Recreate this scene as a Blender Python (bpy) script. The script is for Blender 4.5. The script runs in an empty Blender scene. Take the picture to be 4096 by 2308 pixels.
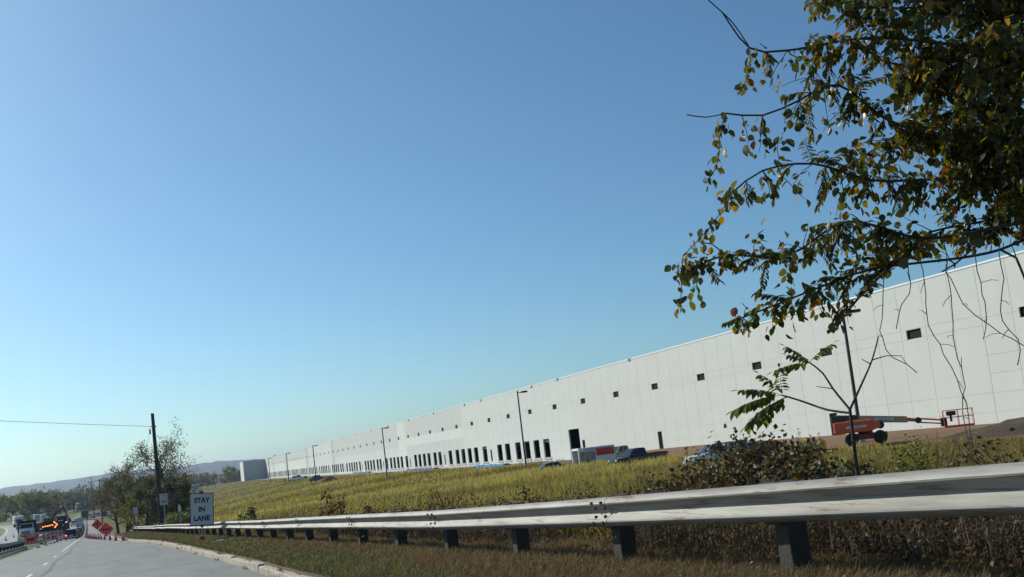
import bpy, bmesh, math, random
import numpy as np
from mathutils import Vector, Matrix, Euler
R = math.radians
random.seed(7)
rng = np.random.default_rng(11)
scene = bpy.context.scene
col = scene.collection

# ------------------------------------------------------------------ camera
EYE = 1.45
cam_d = bpy.data.cameras.new('camera')
cam = bpy.data.objects.new('camera', cam_d)
col.objects.link(cam)
scene.camera = cam
cam_d.sensor_width = 36.0
cam_d.lens = 36.0 * 3640.6 / 4096.0
cam_d.shift_y = (1480.0 - 1154.0) / 4096.0
cam_d.clip_start = 0.1
cam_d.clip_end = 30000.0
_yaw, _pitch, _roll = R(25.4), R(4.655), R(6.651)
_f = Vector((math.sin(_yaw) * math.cos(_pitch), math.cos(_yaw) * math.cos(_pitch), math.sin(_pitch)))
_r0 = Vector((math.cos(_yaw), -math.sin(_yaw), 0.0))
_u0 = _r0.cross(_f)
_r = _r0 * math.cos(_roll) - _u0 * math.sin(_roll)
_u = _r0 * math.sin(_roll) + _u0 * math.cos(_roll)
cam.matrix_world = Matrix(((_r.x, _u.x, -_f.x, 0.0), (_r.y, _u.y, -_f.y, 0.0), (_r.z, _u.z, -_f.z, EYE), (0, 0, 0, 1)))

# ------------------------------------------------------------------ light
SUN_AZ, SUN_EL = R(-30.0), R(32.0)      # azimuth from +Y towards +X
sun_vec = Vector((math.sin(SUN_AZ) * math.cos(SUN_EL), math.cos(SUN_AZ) * math.cos(SUN_EL), math.sin(SUN_EL)))
world = bpy.data.worlds.new('World')
scene.world = world
world.use_nodes = True
wn = world.node_tree
wn.nodes.clear()
w_out = wn.nodes.new('ShaderNodeOutputWorld')
w_bg = wn.nodes.new('ShaderNodeBackground')
w_sky = wn.nodes.new('ShaderNodeTexSky')
w_sky.sky_type = 'NISHITA'
w_sky.sun_disc = False
w_sky.sun_elevation = SUN_EL
w_sky.sun_rotation = SUN_AZ
w_sky.altitude = 100.0
w_sky.air_density = 1.0
w_sky.dust_density = 0.8
w_sky.ozone_density = 2.5
w_bg.inputs['Strength'].default_value = 0.1
w_wb = wn.nodes.new('ShaderNodeMix'); w_wb.data_type = 'RGBA'; w_wb.blend_type = 'MULTIPLY'     # one white balance for the whole sky
w_wb.inputs[0].default_value = 1.0
w_wb.inputs[7].default_value = (0.71, 0.99, 1.09, 1)
wn.links.new(w_sky.outputs[0], w_wb.inputs[6])
wn.links.new(w_wb.outputs[2], w_bg.inputs['Color'])
wn.links.new(w_bg.outputs[0], w_out.inputs['Surface'])
sun_d = bpy.data.lights.new('sun', 'SUN')
sun_d.energy = 4.4
sun_d.angle = R(0.53)
sun_d.color = (1.0, 0.955, 0.84)
sun_o = bpy.data.objects.new('sun', sun_d)
col.objects.link(sun_o)
sun_o.rotation_euler = sun_vec.to_track_quat('Z', 'Y').to_euler()
scene.view_settings.view_transform = 'Standard'
scene.view_settings.look = 'None'
scene.view_settings.exposure = 0.0
scene.view_settings.gamma = 1.0
scene.view_settings.use_curve_mapping = False
scene.cycles.max_bounces = 6
scene.cycles.transparent_max_bounces = 6
scene.cycles.volume_bounces = 0

# ------------------------------------------------------------------ materials
MATS = {}
def nd(t, kind, **kw):
    n = t.nodes.new(kind)
    for k, v in kw.items():
        setattr(n, k, v)
    return n
def ramp(t, stops):
    r = nd(t, 'ShaderNodeValToRGB')
    e = r.color_ramp.elements
    while len(e) > 1:
        e.remove(e[-1])
    e[0].position = stops[0][0]
    e[0].color = (*stops[0][1], 1)
    for p, c in stops[1:]:
        x = e.new(p)
        x.color = (*c, 1)
    return r
def noise(t, scale, detail=4, rough=0.6, coord=None, out='Fac'):
    n = nd(t, 'ShaderNodeTexNoise')
    n.inputs['Scale'].default_value = scale
    n.inputs['Detail'].default_value = detail
    n.inputs['Roughness'].default_value = rough
    if coord is not None:
        t.links.new(coord, n.inputs['Vector'])
    return n.outputs[out]
def newmat(name):
    m = bpy.data.materials.new(name)
    m.use_nodes = True
    t = m.node_tree
    b = t.nodes['Principled BSDF']
    return m, t, b
def M(name, colr, rough=0.6, metal=0.0, var=0.12, scale=3.0, bump=0.0, bscale=30.0, dirt=None, dirt_amt=0.4, dirt_scale=1.2, emit=0.0):
    """paint / metal / stone with mottled colour, optional stains and bump"""
    if name in MATS:
        return MATS[name]
    m, t, b = newmat(name)
    co = nd(t, 'ShaderNodeTexCoord').outputs['Object']
    c = Vector(colr)
    lo = [max(0.0, x * (1 - var)) for x in colr]
    hi = [min(1.0, x * (1 + var)) for x in colr]
    rp = ramp(t, [(0.3, lo), (0.7, hi)])
    t.links.new(noise(t, scale, 5, 0.65, co), rp.inputs[0])
    src = rp.outputs[0]
    if dirt:
        mx = nd(t, 'ShaderNodeMix', data_type='RGBA')
        dr = ramp(t, [(0.5, (0, 0, 0)), (0.72, (dirt_amt,) * 3)])
        t.links.new(noise(t, dirt_scale, 6, 0.7, co), dr.inputs[0])
        t.links.new(dr.outputs[0], mx.inputs[0])
        t.links.new(src, mx.inputs[6])
        mx.inputs[7].default_value = (*dirt, 1)
        src = mx.outputs[2]
    t.links.new(src, b.inputs['Base Color'])
    b.inputs['Roughness'].default_value = rough
    b.inputs['Metallic'].default_value = metal
    if emit:
        b.inputs['Emission Color'].default_value = (*colr, 1)
        b.inputs['Emission Strength'].default_value = emit
    if bump:
        bp = nd(t, 'ShaderNodeBump')
        bp.inputs['Strength'].default_value = bump
        bp.inputs['Distance'].default_value = 0.02
        t.links.new(noise(t, bscale, 4, 0.6, co), bp.inputs['Height'])
        t.links.new(bp.outputs[0], b.inputs['Normal'])
    MATS[name] = m
    return m
def leafmat(name, stops, transl=0.35, rough=0.5):
    """foliage: one colour per leaf (random per island), light passes through"""
    if name in MATS:
        return MATS[name]
    m, t, b = newmat(name)
    g = nd(t, 'ShaderNodeNewGeometry')
    rp = ramp(t, stops)
    rp.color_ramp.interpolation = 'LINEAR'
    t.links.new(g.outputs['Random Per Island'], rp.inputs[0])
    t.links.new(rp.outputs[0], b.inputs['Base Color'])
    b.inputs['Roughness'].default_value = rough
    tr = nd(t, 'ShaderNodeBsdfTranslucent')
    gm = nd(t, 'ShaderNodeHueSaturation')
    gm.inputs['Saturation'].default_value = 1.15
    gm.inputs['Value'].default_value = 1.3
    t.links.new(rp.outputs[0], gm.inputs['Color'])
    t.links.new(gm.outputs[0], tr.inputs['Color'])
    mx = nd(t, 'ShaderNodeMixShader')
    mx.inputs[0].default_value = transl
    t.links.new(b.outputs[0], mx.inputs[1])
    t.links.new(tr.outputs[0], mx.inputs[2])
    t.links.new(mx.outputs[0], t.nodes['Material Output'].inputs['Surface'])
    MATS[name] = m
    return m
def glassmat(name='vehicle_glass', c=(0.012, 0.016, 0.018)):
    return M(name, c, rough=0.06, var=0.0)

# ------------------------------------------------------------------ mesh builder
class MB:
    def __init__(s):
        s.v = []; s.f = []; s.m = []
    def add(s, vs, fs, m=0):
        o = len(s.v)
        s.v.extend([tuple(p) for p in vs])
        s.f.extend([tuple(i + o for i in f) for f in fs])
        s.m.extend([m] * len(fs))
        return s
    def box(s, x0, y0, z0, x1, y1, z1, m=0):
        v = [(x0, y0, z0), (x1, y0, z0), (x1, y1, z0), (x0, y1, z0), (x0, y0, z1), (x1, y0, z1), (x1, y1, z1), (x0, y1, z1)]
        return s.add(v, [(0, 3, 2, 1), (4, 5, 6, 7), (0, 1, 5, 4), (1, 2, 6, 5), (2, 3, 7, 6), (3, 0, 4, 7)], m)
    def bbox(s, x0, y0, z0, x1, y1, z1, b=0.03, m=0):
        """box with chamfered edges"""
        bm = bmesh.new()
        bmesh.ops.create_cube(bm, size=1.0)
        bmesh.ops.scale(bm, vec=(x1 - x0, y1 - y0, z1 - z0), verts=bm.verts)
        bmesh.ops.translate(bm, vec=((x0 + x1) / 2, (y0 + y1) / 2, (z0 + z1) / 2), verts=bm.verts)
        bmesh.ops.bevel(bm, geom=bm.edges[:], offset=b, segments=2, affect='EDGES', profile=0.5)
        bm.verts.index_update()
        vs = [v.co[:] for v in bm.verts]
        fs = [[v.index for v in f.verts] for f in bm.faces]
        bm.free()
        return s.add(vs, fs, m)
    def prism(s, prof, a0, a1, axis='x', m=0):
        """profile extruded along axis: 'x' profile is (y,z), 'y' profile is (x,z), 'z' profile is (x,y)"""
        n = len(prof)
        def P(p, a):
            return (a, p[0], p[1]) if axis == 'x' else ((p[0], a, p[1]) if axis == 'y' else (p[0], p[1], a))
        v = [P(p, a0) for p in prof] + [P(p, a1) for p in prof]
        f = [(i, (i + 1) % n, n + (i + 1) % n, n + i) for i in range(n)]
        f += [tuple(range(n - 1, -1, -1)), tuple(range(n, 2 * n))]
        return s.add(v, f, m)
    def loft(s, secs, m=0, cap=True):
        n = len(secs[0])
        v = [p for q in secs for p in q]
        f = []
        for i in range(len(secs) - 1):
            for j in range(n):
                k = (j + 1) % n
                f.append((i * n + j, i * n + k, (i + 1) * n + k, (i + 1) * n + j))
        if cap:
            f.append(tuple(range(n - 1, -1, -1)))
            f.append(tuple(range((len(secs) - 1) * n, len(secs) * n)))
        return s.add(v, f, m)
    def tube(s, pts, rad, n=6, m=0, cap=True):
        pts = [Vector(p) for p in pts]
        if not hasattr(rad, '__len__'):
            rad = [rad] * len(pts)
        secs = []
        ref = None
        for i, p in enumerate(pts):
            d = (pts[min(i + 1, len(pts) - 1)] - pts[max(i - 1, 0)]).normalized()
            if ref is None:
                ref = d.orthogonal().normalized()
            else:
                ref = (ref - d * ref.dot(d))
                ref = ref.normalized() if ref.length > 1e-6 else d.orthogonal().normalized()
            b = d.cross(ref)
            secs.append([p + (ref * math.cos(2 * math.pi * k / n) + b * math.sin(2 * math.pi * k / n)) * rad[i] for k in range(n)])
        return s.loft(secs, m, cap)
    def lathe(s, prof, c=(0, 0, 0), n=12, axis='z', m=0):
        """prof: (radius, height) list, revolved"""
        secs = []
        for r, h in prof:
            q = []
            for k in range(n):
                a = 2 * math.pi * k / n
                x, y = r * math.cos(a), r * math.sin(a)
                q.append((c[0] + x, c[1] + y, c[2] + h) if axis == 'z' else ((c[0] + h, c[1] + x, c[2] + y) if axis == 'x' else (c[0] + y, c[1] + h, c[2] + x)))
            secs.append(q)
        return s.loft(secs, m)
    def quad(s, a, b, c, d, m=0):
        return s.add([a, b, c, d], [(0, 1, 2, 3)], m)
    def mesh(s, name, mats, smooth=False):
        me = bpy.data.meshes.new(name)
        me.from_pydata(s.v, [], s.f)
        mats = mats if isinstance(mats, (list, tuple)) else [mats]
        for x in mats:
            me.materials.append(x)
        if len(mats) > 1:
            me.polygons.foreach_set('material_index', s.m)
        if smooth:
            me.polygons.foreach_set('use_smooth', [True] * len(me.polygons))
        bm = bmesh.new(); bm.from_mesh(me)
        bmesh.ops.recalc_face_normals(bm, faces=bm.faces)
        bm.to_mesh(me); bm.free()
        if smooth == 'auto':
            me.set_sharp_from_angle(angle=R(35))
        me.update()
        return me
    def build(s, name, mats, parent=None, smooth=False, loc=None, rot=None):
        o = bpy.data.objects.new(name, s.mesh(name, mats, smooth))
        col.objects.link(o)
        if parent is not None:
            o.parent = parent
        if loc is not None:
            o.location = loc
        if rot is not None:
            o.rotation_euler = rot
        return o
def np_mesh(name, V, F, mat, parent=None, kind=None, mat_idx=None, smooth=False):
    """fast mesh from numpy: V (n,3), F (m,k) all faces with k corners"""
    me = bpy.data.meshes.new(name)
    V = np.asarray(V, dtype=np.float32); F = np.asarray(F, dtype=np.int32)
    k = F.shape[1]
    me.vertices.add(len(V)); me.vertices.foreach_set('co', V.ravel())
    me.loops.add(F.size); me.loops.foreach_set('vertex_index', F.ravel())
    me.polygons.add(len(F))
    me.polygons.foreach_set('loop_start', np.arange(0, F.size, k, dtype=np.int32))
    me.polygons.foreach_set('loop_total', np.full(len(F), k, dtype=np.int32))
    for x in (mat if isinstance(mat, (list, tuple)) else [mat]):
        me.materials.append(x)
    if mat_idx is not None:
        me.polygons.foreach_set('material_index', np.asarray(mat_idx, dtype=np.int32))
    if smooth:
        me.polygons.foreach_set('use_smooth', np.ones(len(F), dtype=bool))
    me.update(calc_edges=True)
    o = bpy.data.objects.new(name, me)
    col.objects.link(o)
    if parent is not None:
        o.parent = parent
    if kind:
        o['kind'] = kind
    return o
def tag(o, label=None, cat=None, group=None, kind=None):
    if label: o['label'] = label
    if cat: o['category'] = cat
    if group: o['group'] = group
    if kind: o['kind'] = kind
    return o
def thing(name, label, cat, loc=(0, 0, 0), rz=0.0, group=None, rot=None):
    o = bpy.data.objects.new(name, None)
    col.objects.link(o)
    o.empty_display_size = 0.2
    o.location = loc
    o.rotation_euler = rot if rot is not None else (0, 0, rz)
    return tag(o, label, cat, group)
def copy_tree(o, parent=None):
    c = o.copy()
    col.objects.link(c)
    c.parent = parent
    for ch in list(o.children):
        copy_tree(ch, c)
    return c
def text_mesh(txt, size, mat, parent, name='lettering', loc=(0, 0, 0), rot=(R(90), 0, 0), depth=0.002, sx=1.0, bold=0.0):
    cu = bpy.data.curves.new(name, 'FONT')
    cu.body = txt
    cu.size = size
    cu.align_x = 'CENTER'; cu.align_y = 'CENTER'
    cu.extrude = depth
    cu.offset = bold
    tmp = bpy.data.objects.new('tmp', cu)
    col.objects.link(tmp)
    dg = bpy.context.evaluated_depsgraph_get()
    me = bpy.data.meshes.new_from_object(tmp.evaluated_get(dg))
    bpy.data.objects.remove(tmp)
    me.materials.clear(); me.materials.append(mat)
    o = bpy.data.objects.new(name, me)
    col.objects.link(o)
    o.parent = parent; o.location = loc; o.rotation_euler = rot; o.scale = (sx, 1, 1)
    return o
def sstep(t):
    t = np.clip(t, 0, 1)
    return t * t * (3 - 2 * t)
# ================================================================== terrain
_ry = np.array([-80, 0, 60, 120, 170, 200, 250, 300, 360, 420, 520, 700, 1200, 9000.0])
_rz = np.array([2.9, 0.15, -1.92, -3.99, -5.70, -6.55, -7.65, -8.45, -8.95, -9.15, -8.9, -7.0, -6.0, -6.0])
def zroad(Y):
    """road surface: falls 3.4 per cent away from the camera, levels out in the dip"""
    Y = np.asarray(Y, dtype=float)
    return (np.interp(Y - 12, _ry, _rz) + np.interp(Y, _ry, _rz) * 2 + np.interp(Y + 12, _ry, _rz)) / 4
def edge_r(Y):
    return np.interp(Y, [-80, 15, 22, 40, 56, 78, 9000], [2.78, 2.82, 3.02, 3.2, 3.24, 2.4, 2.4])
_oy = np.array([-80, 60, 150, 200, 250, 300, 340, 9000.0])
_ox = np.array([-12, -11.6, -11.6, -12.6, -15, -18.2, -25, -25.0])
_oz = np.array([2.5, -1.55, -4.2, -5.1, -5.6, -5.8, -5.9, -6.2])
WTH = R(4.456)                                  # direction of the warehouse front
WD = np.array([math.sin(WTH), math.cos(WTH)]); WN = np.array([math.cos(WTH), -math.sin(WTH)])
def sp(X, Y):
    """along / across coordinates of the warehouse front"""
    return X * WD[0] + Y * WD[1], X * WN[0] + Y * WN[1]
def zground(X, Y):
    X = np.asarray(X, dtype=float); Y = np.asarray(Y, dtype=float)
    zr = zroad(Y)
    z = zr - 0.07
    # median and far carriageway
    xo = np.interp(Y, _oy, _ox); zo = np.interp(Y, _oy, _oz) - 0.09
    w = np.maximum(-6.4 - (xo + 4.3), 0.6)
    t = sstep((-6.4 - X) / w)
    z = np.where(X < -6.4, zr * (1 - t) + zo * t, z)
    z = np.where(X < -6.4, np.where(t < 1, z - 0.05 * (1 - t), zo), z)
    far = sstep((-X - 60) / 150)
    z = np.where(X < -60, z * (1 - far) + (-7.0) * far, z)
    # verge, field, pad
    er = edge_r(Y)
    verge = zr + 0.16
    z = np.where(X > er + 0.12, verge, z)
    s, p = sp(X, Y)
    k = sstep((s - 95) / 50)
    zp = -1.75 * (1 - k) - 2.1 * k + sstep((p - 42) / 14) * 0.5 * (1 - k)
    zp = zp - sstep((s - 720) / 200) * 2.5
    p0 = 42 * (1 - k) + 50 * k
    X0 = 7.0
    pr = X0 * WN[0] + Y * WN[1]
    t = sstep((p - pr) / np.maximum(p0 - pr, 5.0))
    bank = verge * (1 - t) + zp * t - 0.28 * np.exp(-((X - 9.0) / 2.2) ** 2)
    bank = bank + 0.10 * np.sin(X * 0.55 + Y * 0.21) * np.sin(Y * 0.33) * np.clip((X - 8) / 6, 0, 1) * (t < 0.99)
    z = np.where(X > X0, bank, z)
    return z
def zg(x, y):
    return float(zground(np.array([x]), np.array([y]))[0])

def mat_ground():
    m, t, b = newmat('field_ground')
    g = nd(t, 'ShaderNodeNewGeometry').outputs['Position']
    a = ramp(t, [(0.3, (0.085, 0.075, 0.022)), (0.5, (0.14, 0.125, 0.035)), (0.7, (0.20, 0.165, 0.055))])
    t.links.new(noise(t, 0.12, 6, 0.7, g), a.inputs[0])
    c = ramp(t, [(0.35, (0.55, 0.55, 0.55)), (0.65, (1.15, 1.15, 1.15))])
    t.links.new(noise(t, 2.2, 5, 0.7, g), c.inputs[0])
    mx = nd(t, 'ShaderNodeMix', data_type='RGBA', blend_type='MULTIPLY')
    mx.inputs[0].default_value = 1.0
    t.links.new(a.outputs[0], mx.inputs[6]); t.links.new(c.outputs[0], mx.inputs[7])
    t.links.new(mx.outputs[2], b.inputs['Base Color'])
    b.inputs['Roughness'].default_value = 0.95
    b.inputs['Specular IOR Level'].default_value = 0.1
    return m
def mat_soil(name, c1, c2, sc=0.8, bump=0.6):
    m, t, b = newmat(name)
    g = nd(t, 'ShaderNodeNewGeometry').outputs['Position']
    a = ramp(t, [(0.3, c1), (0.7, c2)])
    t.links.new(noise(t, sc, 8, 0.72, g), a.inputs[0])
    t.links.new(a.outputs[0], b.inputs['Base Color'])
    b.inputs['Roughness'].default_value = 0.95
    bp = nd(t, 'ShaderNodeBump'); bp.inputs['Strength'].default_value = bump; bp.inputs['Distance'].default_value = 0.08
    t.links.new(noise(t, sc * 6, 6, 0.7, g), bp.inputs['Height']); t.links.new(bp.outputs[0], b.inputs['Normal'])
    return m
MAT_FIELD = mat_ground()
MAT_DIRT = mat_soil('bare_dirt', (0.13, 0.068, 0.03), (0.23, 0.13, 0.062))
MAT_GRAVEL = mat_soil('site_gravel', (0.24, 0.23, 0.205), (0.36, 0.35, 0.32), 0.35, 0.2)
MAT_VERGE = mat_soil('verge_soil', (0.075, 0.05, 0.026), (0.15, 0.10, 0.055), 2.5)
MAT_LAWN = mat_soil('mown_grass', (0.10, 0.12, 0.03), (0.18, 0.19, 0.055), 0.5)
def axis(lo, hi, pts):
    out = [lo]
    x = lo
    while x < hi:
        st = np.interp(x, [p[0] for p in pts], [p[1] for p in pts])
        x = x + st
        out.append(x)
    return np.array(out)
gx = axis(-9000, 9000, [(-9000, 900), (-800, 80), (-120, 12), (-30, 1.5), (-8, 0.5), (12, 0.5), (60, 1.6), (140, 6), (800, 80), (9000, 900)])
gx = np.unique(np.concatenate([gx, np.arange(2.3, 3.7, 0.06)]))
gy = axis(-120, 12000, [(-120, 12), (-10, 2), (0, 1.0), (60, 1.2), (200, 3.5), (500, 10), (1500, 80), (12000, 900)])
GX, GY = np.meshgrid(gx, gy, indexing='ij')
GZ = zground(GX, GY)
nx, ny = GX.shape
idx = np.arange(nx * ny).reshape(nx, ny)
F = np.stack([idx[:-1, :-1], idx[1:, :-1], idx[1:, 1:], idx[:-1, 1:]], axis=-1).reshape(-1, 4)
cx = ((GX[:-1, :-1] + GX[1:, 1:]) / 2).ravel(); cy = ((GY[:-1, :-1] + GY[1:, 1:]) / 2).ravel()
S_, P_ = sp(cx, cy)
mi = np.zeros(len(F), dtype=int)
mi[(cx > 2.2) & (cx < 7.2) & (cy < 160)] = 3
mi[(cx < -5)] = 4
pad0 = np.interp(S_, [60, 110, 150, 700], [47, 47, 51, 51])
inpad = (P_ > pad0) & (S_ > 130) & (S_ < 760) & (P_ < 400)
mi[inpad] = 2
mi[(P_ > pad0 - 1.0) & (S_ <= 130) & (S_ > -60) & (P_ < 300)] = 1
mi[(cx > -8) & (cx < 12) & (cy > 430) & (cy < 490)] = 1
V = np.stack([GX.ravel(), GY.ravel(), GZ.ravel()], axis=1)
ground = np_mesh('ground', V, F, [MAT_FIELD, MAT_DIRT, MAT_GRAVEL, MAT_VERGE, MAT_LAWN], kind='structure', mat_idx=mi, smooth=True)
tag(ground, 'rolling ground of dry field, gravel lot and verge under everything', 'ground')

# ---- roads
def mat_asphalt(name='worn_asphalt', base=(0.19, 0.193, 0.172)):
    m, t, b = newmat(name)
    g = nd(t, 'ShaderNodeNewGeometry').outputs['Position']
    a = ramp(t, [(0.3, [x * 0.78 for x in base]), (0.7, [x * 1.16 for x in base])])
    mp = nd(t, 'ShaderNodeMapping'); mp.inputs['Scale'].default_value = (1.0, 0.12, 1.0)
    t.links.new(g, mp.inputs['Vector'])
    t.links.new(noise(t, 0.9, 6, 0.7, mp.outputs[0]), a.inputs[0])
    f = ramp(t, [(0.35, (0.8, 0.8, 0.8)), (0.65, (1.15, 1.15, 1.15))])
    t.links.new(noise(t, 45, 3, 0.7, g), f.inputs[0])
    mx = nd(t, 'ShaderNodeMix', data_type='RGBA', blend_type='MULTIPLY'); mx.inputs[0].default_value = 1
    t.links.new(a.outputs[0], mx.inputs[6]); t.links.new(f.outputs[0], mx.inputs[7])
    # cracks: thin edges of warped cells, only where a broad noise allows them
    wv = nd(t, 'ShaderNodeVectorMath', operation='ADD')
    t.links.new(g, wv.inputs[0])
    t.links.new(noise(t, 0.6, 3, 0.6, g, 'Color'), wv.inputs[1])
    vo = nd(t, 'ShaderNodeTexVoronoi', feature='DISTANCE_TO_EDGE'); vo.inputs['Scale'].default_value = 0.16
    t.links.new(wv.outputs[0], vo.inputs['Vector'])
    cr = ramp(t, [(0.0, (1, 1, 1)), (0.006, (1, 1, 1)), (0.011, (0, 0, 0))])
    t.links.new(vo.outputs['Distance'], cr.inputs[0])
    m2 = nd(t, 'ShaderNodeMix', data_type='RGBA')
    mul = nd(t, 'ShaderNodeMath', operation='MULTIPLY'); mul.inputs[1].default_value = 0.5
    t.links.new(cr.outputs[0], mul.inputs[0]); t.links.new(mul.outputs[0], m2.inputs[0])
    t.links.new(mx.outputs[2], m2.inputs[6]); m2.inputs[7].default_value = (0.035, 0.035, 0.035, 1)
    t.links.new(m2.outputs[2], b.inputs['Base Color'])
    b.inputs['Roughness'].default_value = 0.75
    bp = nd(t, 'ShaderNodeBump'); bp.inputs['Strength'].default_value = 0.25; bp.inputs['Distance'].default_value = 0.01
    t.links.new(noise(t, 60, 3, 0.7, g), bp.inputs['Height']); t.links.new(bp.outputs[0], b.inputs['Normal'])
    return m
MAT_ROAD = mat_asphalt()
MAT_ROAD2 = mat_asphalt('pale_asphalt', (0.25, 0.25, 0.235))
MAT_WHITE_LINE = M('worn_white_road_paint', (0.62, 0.63, 0.60), 0.7, var=0.15, scale=6, dirt=(0.2, 0.2, 0.19), dirt_amt=0.5, dirt_scale=4)
MAT_YELLOW_LINE = M('worn_yellow_road_paint', (0.52, 0.36, 0.09), 0.7, var=0.15, scale=6, dirt=(0.2, 0.19, 0.15), dirt_amt=0.5, dirt_scale=4)
def ribbon(name, ys, xl, xr, zf, mat, parent=None, dz=0.0, nxs=2):
    V, F = [], []
    for i, y in enumerate(ys):
        for k in range(nxs):
            a = k / (nxs - 1)
            x = xl(y) * (1 - a) + xr(y) * a
            V.append((x, y, float(zf(y)) + dz))
    for i in range(len(ys) - 1):
        for k in range(nxs - 1):
            F.append((i * nxs + k, i * nxs + k + 1, (i + 1) * nxs + k + 1, (i + 1) * nxs + k))
    return np_mesh(name, V, F, mat, parent)
ys = np.concatenate([np.arange(-60, 200, 2.0), np.arange(200, 640, 6.0)])
bend = lambda y: -0.00042 * max(0.0, y - 330.0) ** 2
road = ribbon('road', ys, lambda y: -7.0 + bend(y), lambda y: float(edge_r(y)) + bend(y), zroad, MAT_ROAD, nxs=4)
tag(road, 'worn grey two lane road falling away to the left', 'road', kind='structure')
def line(name, y0, y1, x, w, mat, parent=road, zf=zroad, st=3.0, xf=None):
    n = max(2, int((y1 - y0) / st) + 1)
    yy = np.linspace(y0, y1, n)
    fx = xf or (lambda y: x)
    return ribbon(name, yy, lambda y: fx(y) - w / 2, lambda y: fx(y) + w / 2, zf, mat, parent, dz=0.006)
line('edge_line', -50, 420, -5.85, 0.12, MAT_YELLOW_LINE, xf=lambda y: -5.95 + 0.004 * max(0, y - 70) + bend(y))
for k in range(7):
    y0 = 45.7 - 36.6 + k * 12.2 - 24.4 + 12.2
    if y0 < 70:
        line('lane_dash', y0, y0 + 3.4, -2.05, 0.13, MAT_WHITE_LINE)
line('lane_line', 72.5, 175, -2.0, 0.14, MAT_WHITE_LINE, xf=lambda y: -2.05 + 0.0000045 * max(0, y - 90) ** 2.7 * 0.4)
line('edge_line', 79, 420, 2.2, 0.12, MAT_WHITE_LINE, xf=lambda y: 2.15 + bend(y))
# sealed longitudinal joint and transverse cracks
MAT_TAR = M('tar_seal', (0.045, 0.045, 0.047), 0.5, var=0.2)
rj = random.Random(3)
ph = 0.0
V_, F_ = [], []
yy = np.arange(14, 160, 0.7)
jx = np.cumsum(np.array([rj.uniform(-0.05, 0.05) for _ in yy])) * 0.5
for i, y in enumerate(yy):
    wv = 0.035 + 0.05 * abs(math.sin(y * 0.37 + jx[i] * 5))
    x = -1.72 + jx[i] + 0.1 * math.sin(y * 0.21)
    V_ += [(x - wv, y, float(zroad(y)) + 0.005), (x + wv, y, float(zroad(y)) + 0.005)]
    if i:
        F_.append((2 * i - 2, 2 * i - 1, 2 * i + 1, 2 * i))
np_mesh('crack', V_, F_, MAT_TAR, road)
for (y0, xa, xb) in ((27, -3.2, 2.6), (33.5, -5.8, -1.6), (37.5, -1.5, 3.2), (47, -1.6, 3.3), (58, -5.6, -1.8), (66, -1.7, 2.7), (84, -5.7, 1.8)):
    n = 24
    V_, F_ = [], []
    yv = 0.0
    for i in range(n + 1):
        x = xa + (xb - xa) * i / n
        yv += rj.uniform(-0.12, 0.12)
        wv = rj.uniform(0.015, 0.05)
        z = float(zroad(y0 + yv)) + 0.004
        V_ += [(x, y0 + yv - wv, z), (x, y0 + yv + wv, z)]
        if i:
            F_.append((2 * i - 2, 2 * i, 2 * i + 1, 2 * i - 1))
    np_mesh('crack', V_, F_, MAT_TAR, road)

# far carriageway: a polyline that bends away to the left
opp = [(-12, -40), (-11.6, 60), (-11.6, 110), (-11.6, 150), (-12.6, 200), (-15, 250), (-18.5, 300), (-22.5, 330), (-30, 355), (-45, 372), (-70, 383), (-120, 392), (-220, 405)]
def resample(pts, step):
    out = []
    n = len(pts)
    for i in range(n - 1):
        p0 = pts[max(i - 1, 0)]; p1 = pts[i]; p2 = pts[i + 1]; p3 = pts[min(i + 2, n - 1)]
        L = math.dist(p1, p2); k = max(1, int(L / step))
        for j in range(k):
            t = j / k
            out.append(tuple(0.5 * ((2 * p1[d]) + (-p0[d] + p2[d]) * t + (2 * p0[d] - 5 * p1[d] + 4 * p2[d] - p3[d]) * t * t + (-p0[d] + 3 * p1[d] - 3 * p2[d] + p3[d]) * t ** 3) for d in range(len(p1))))
    out.append(pts[-1])
    return out
opl = resample(opp, 5.0)
def opz(x, y):
    return float(np.interp(y, _oy, _oz)) + 0.0
def side_strip(name, pl, o0, o1, mat, parent=None, dz=0.0, zf=opz):
    V, F = [], []
    for i, p in enumerate(pl):
        a = pl[max(i - 1, 0)]; b = pl[min(i + 1, len(pl) - 1)]
        d = Vector((b[0] - a[0], b[1] - a[1])).normalized()
        nrm = Vector((d.y, -d.x))
        z = zf(p[0], p[1]) + dz
        for o in (o0, o1):
            V.append((p[0] + nrm.x * o, p[1] + nrm.y * o, z))
        if i:
            F.append((2 * i - 2, 2 * i - 1, 2 * i + 1, 2 * i))
    return np_mesh(name, V, F, mat, parent)
opp_road = side_strip('opposite_road', opl, -4.2, 4.0, MAT_ROAD2)
tag(opp_road, 'pale far carriageway bending away to the left beyond the median', 'road', kind='structure')
side_strip('edge_line', opl, -3.75, -3.55, MAT_WHITE_LINE, opp_road, 0.006)
side_strip('edge_line', opl, 3.5, 3.65, MAT_WHITE_LINE, opp_road, 0.006)

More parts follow.
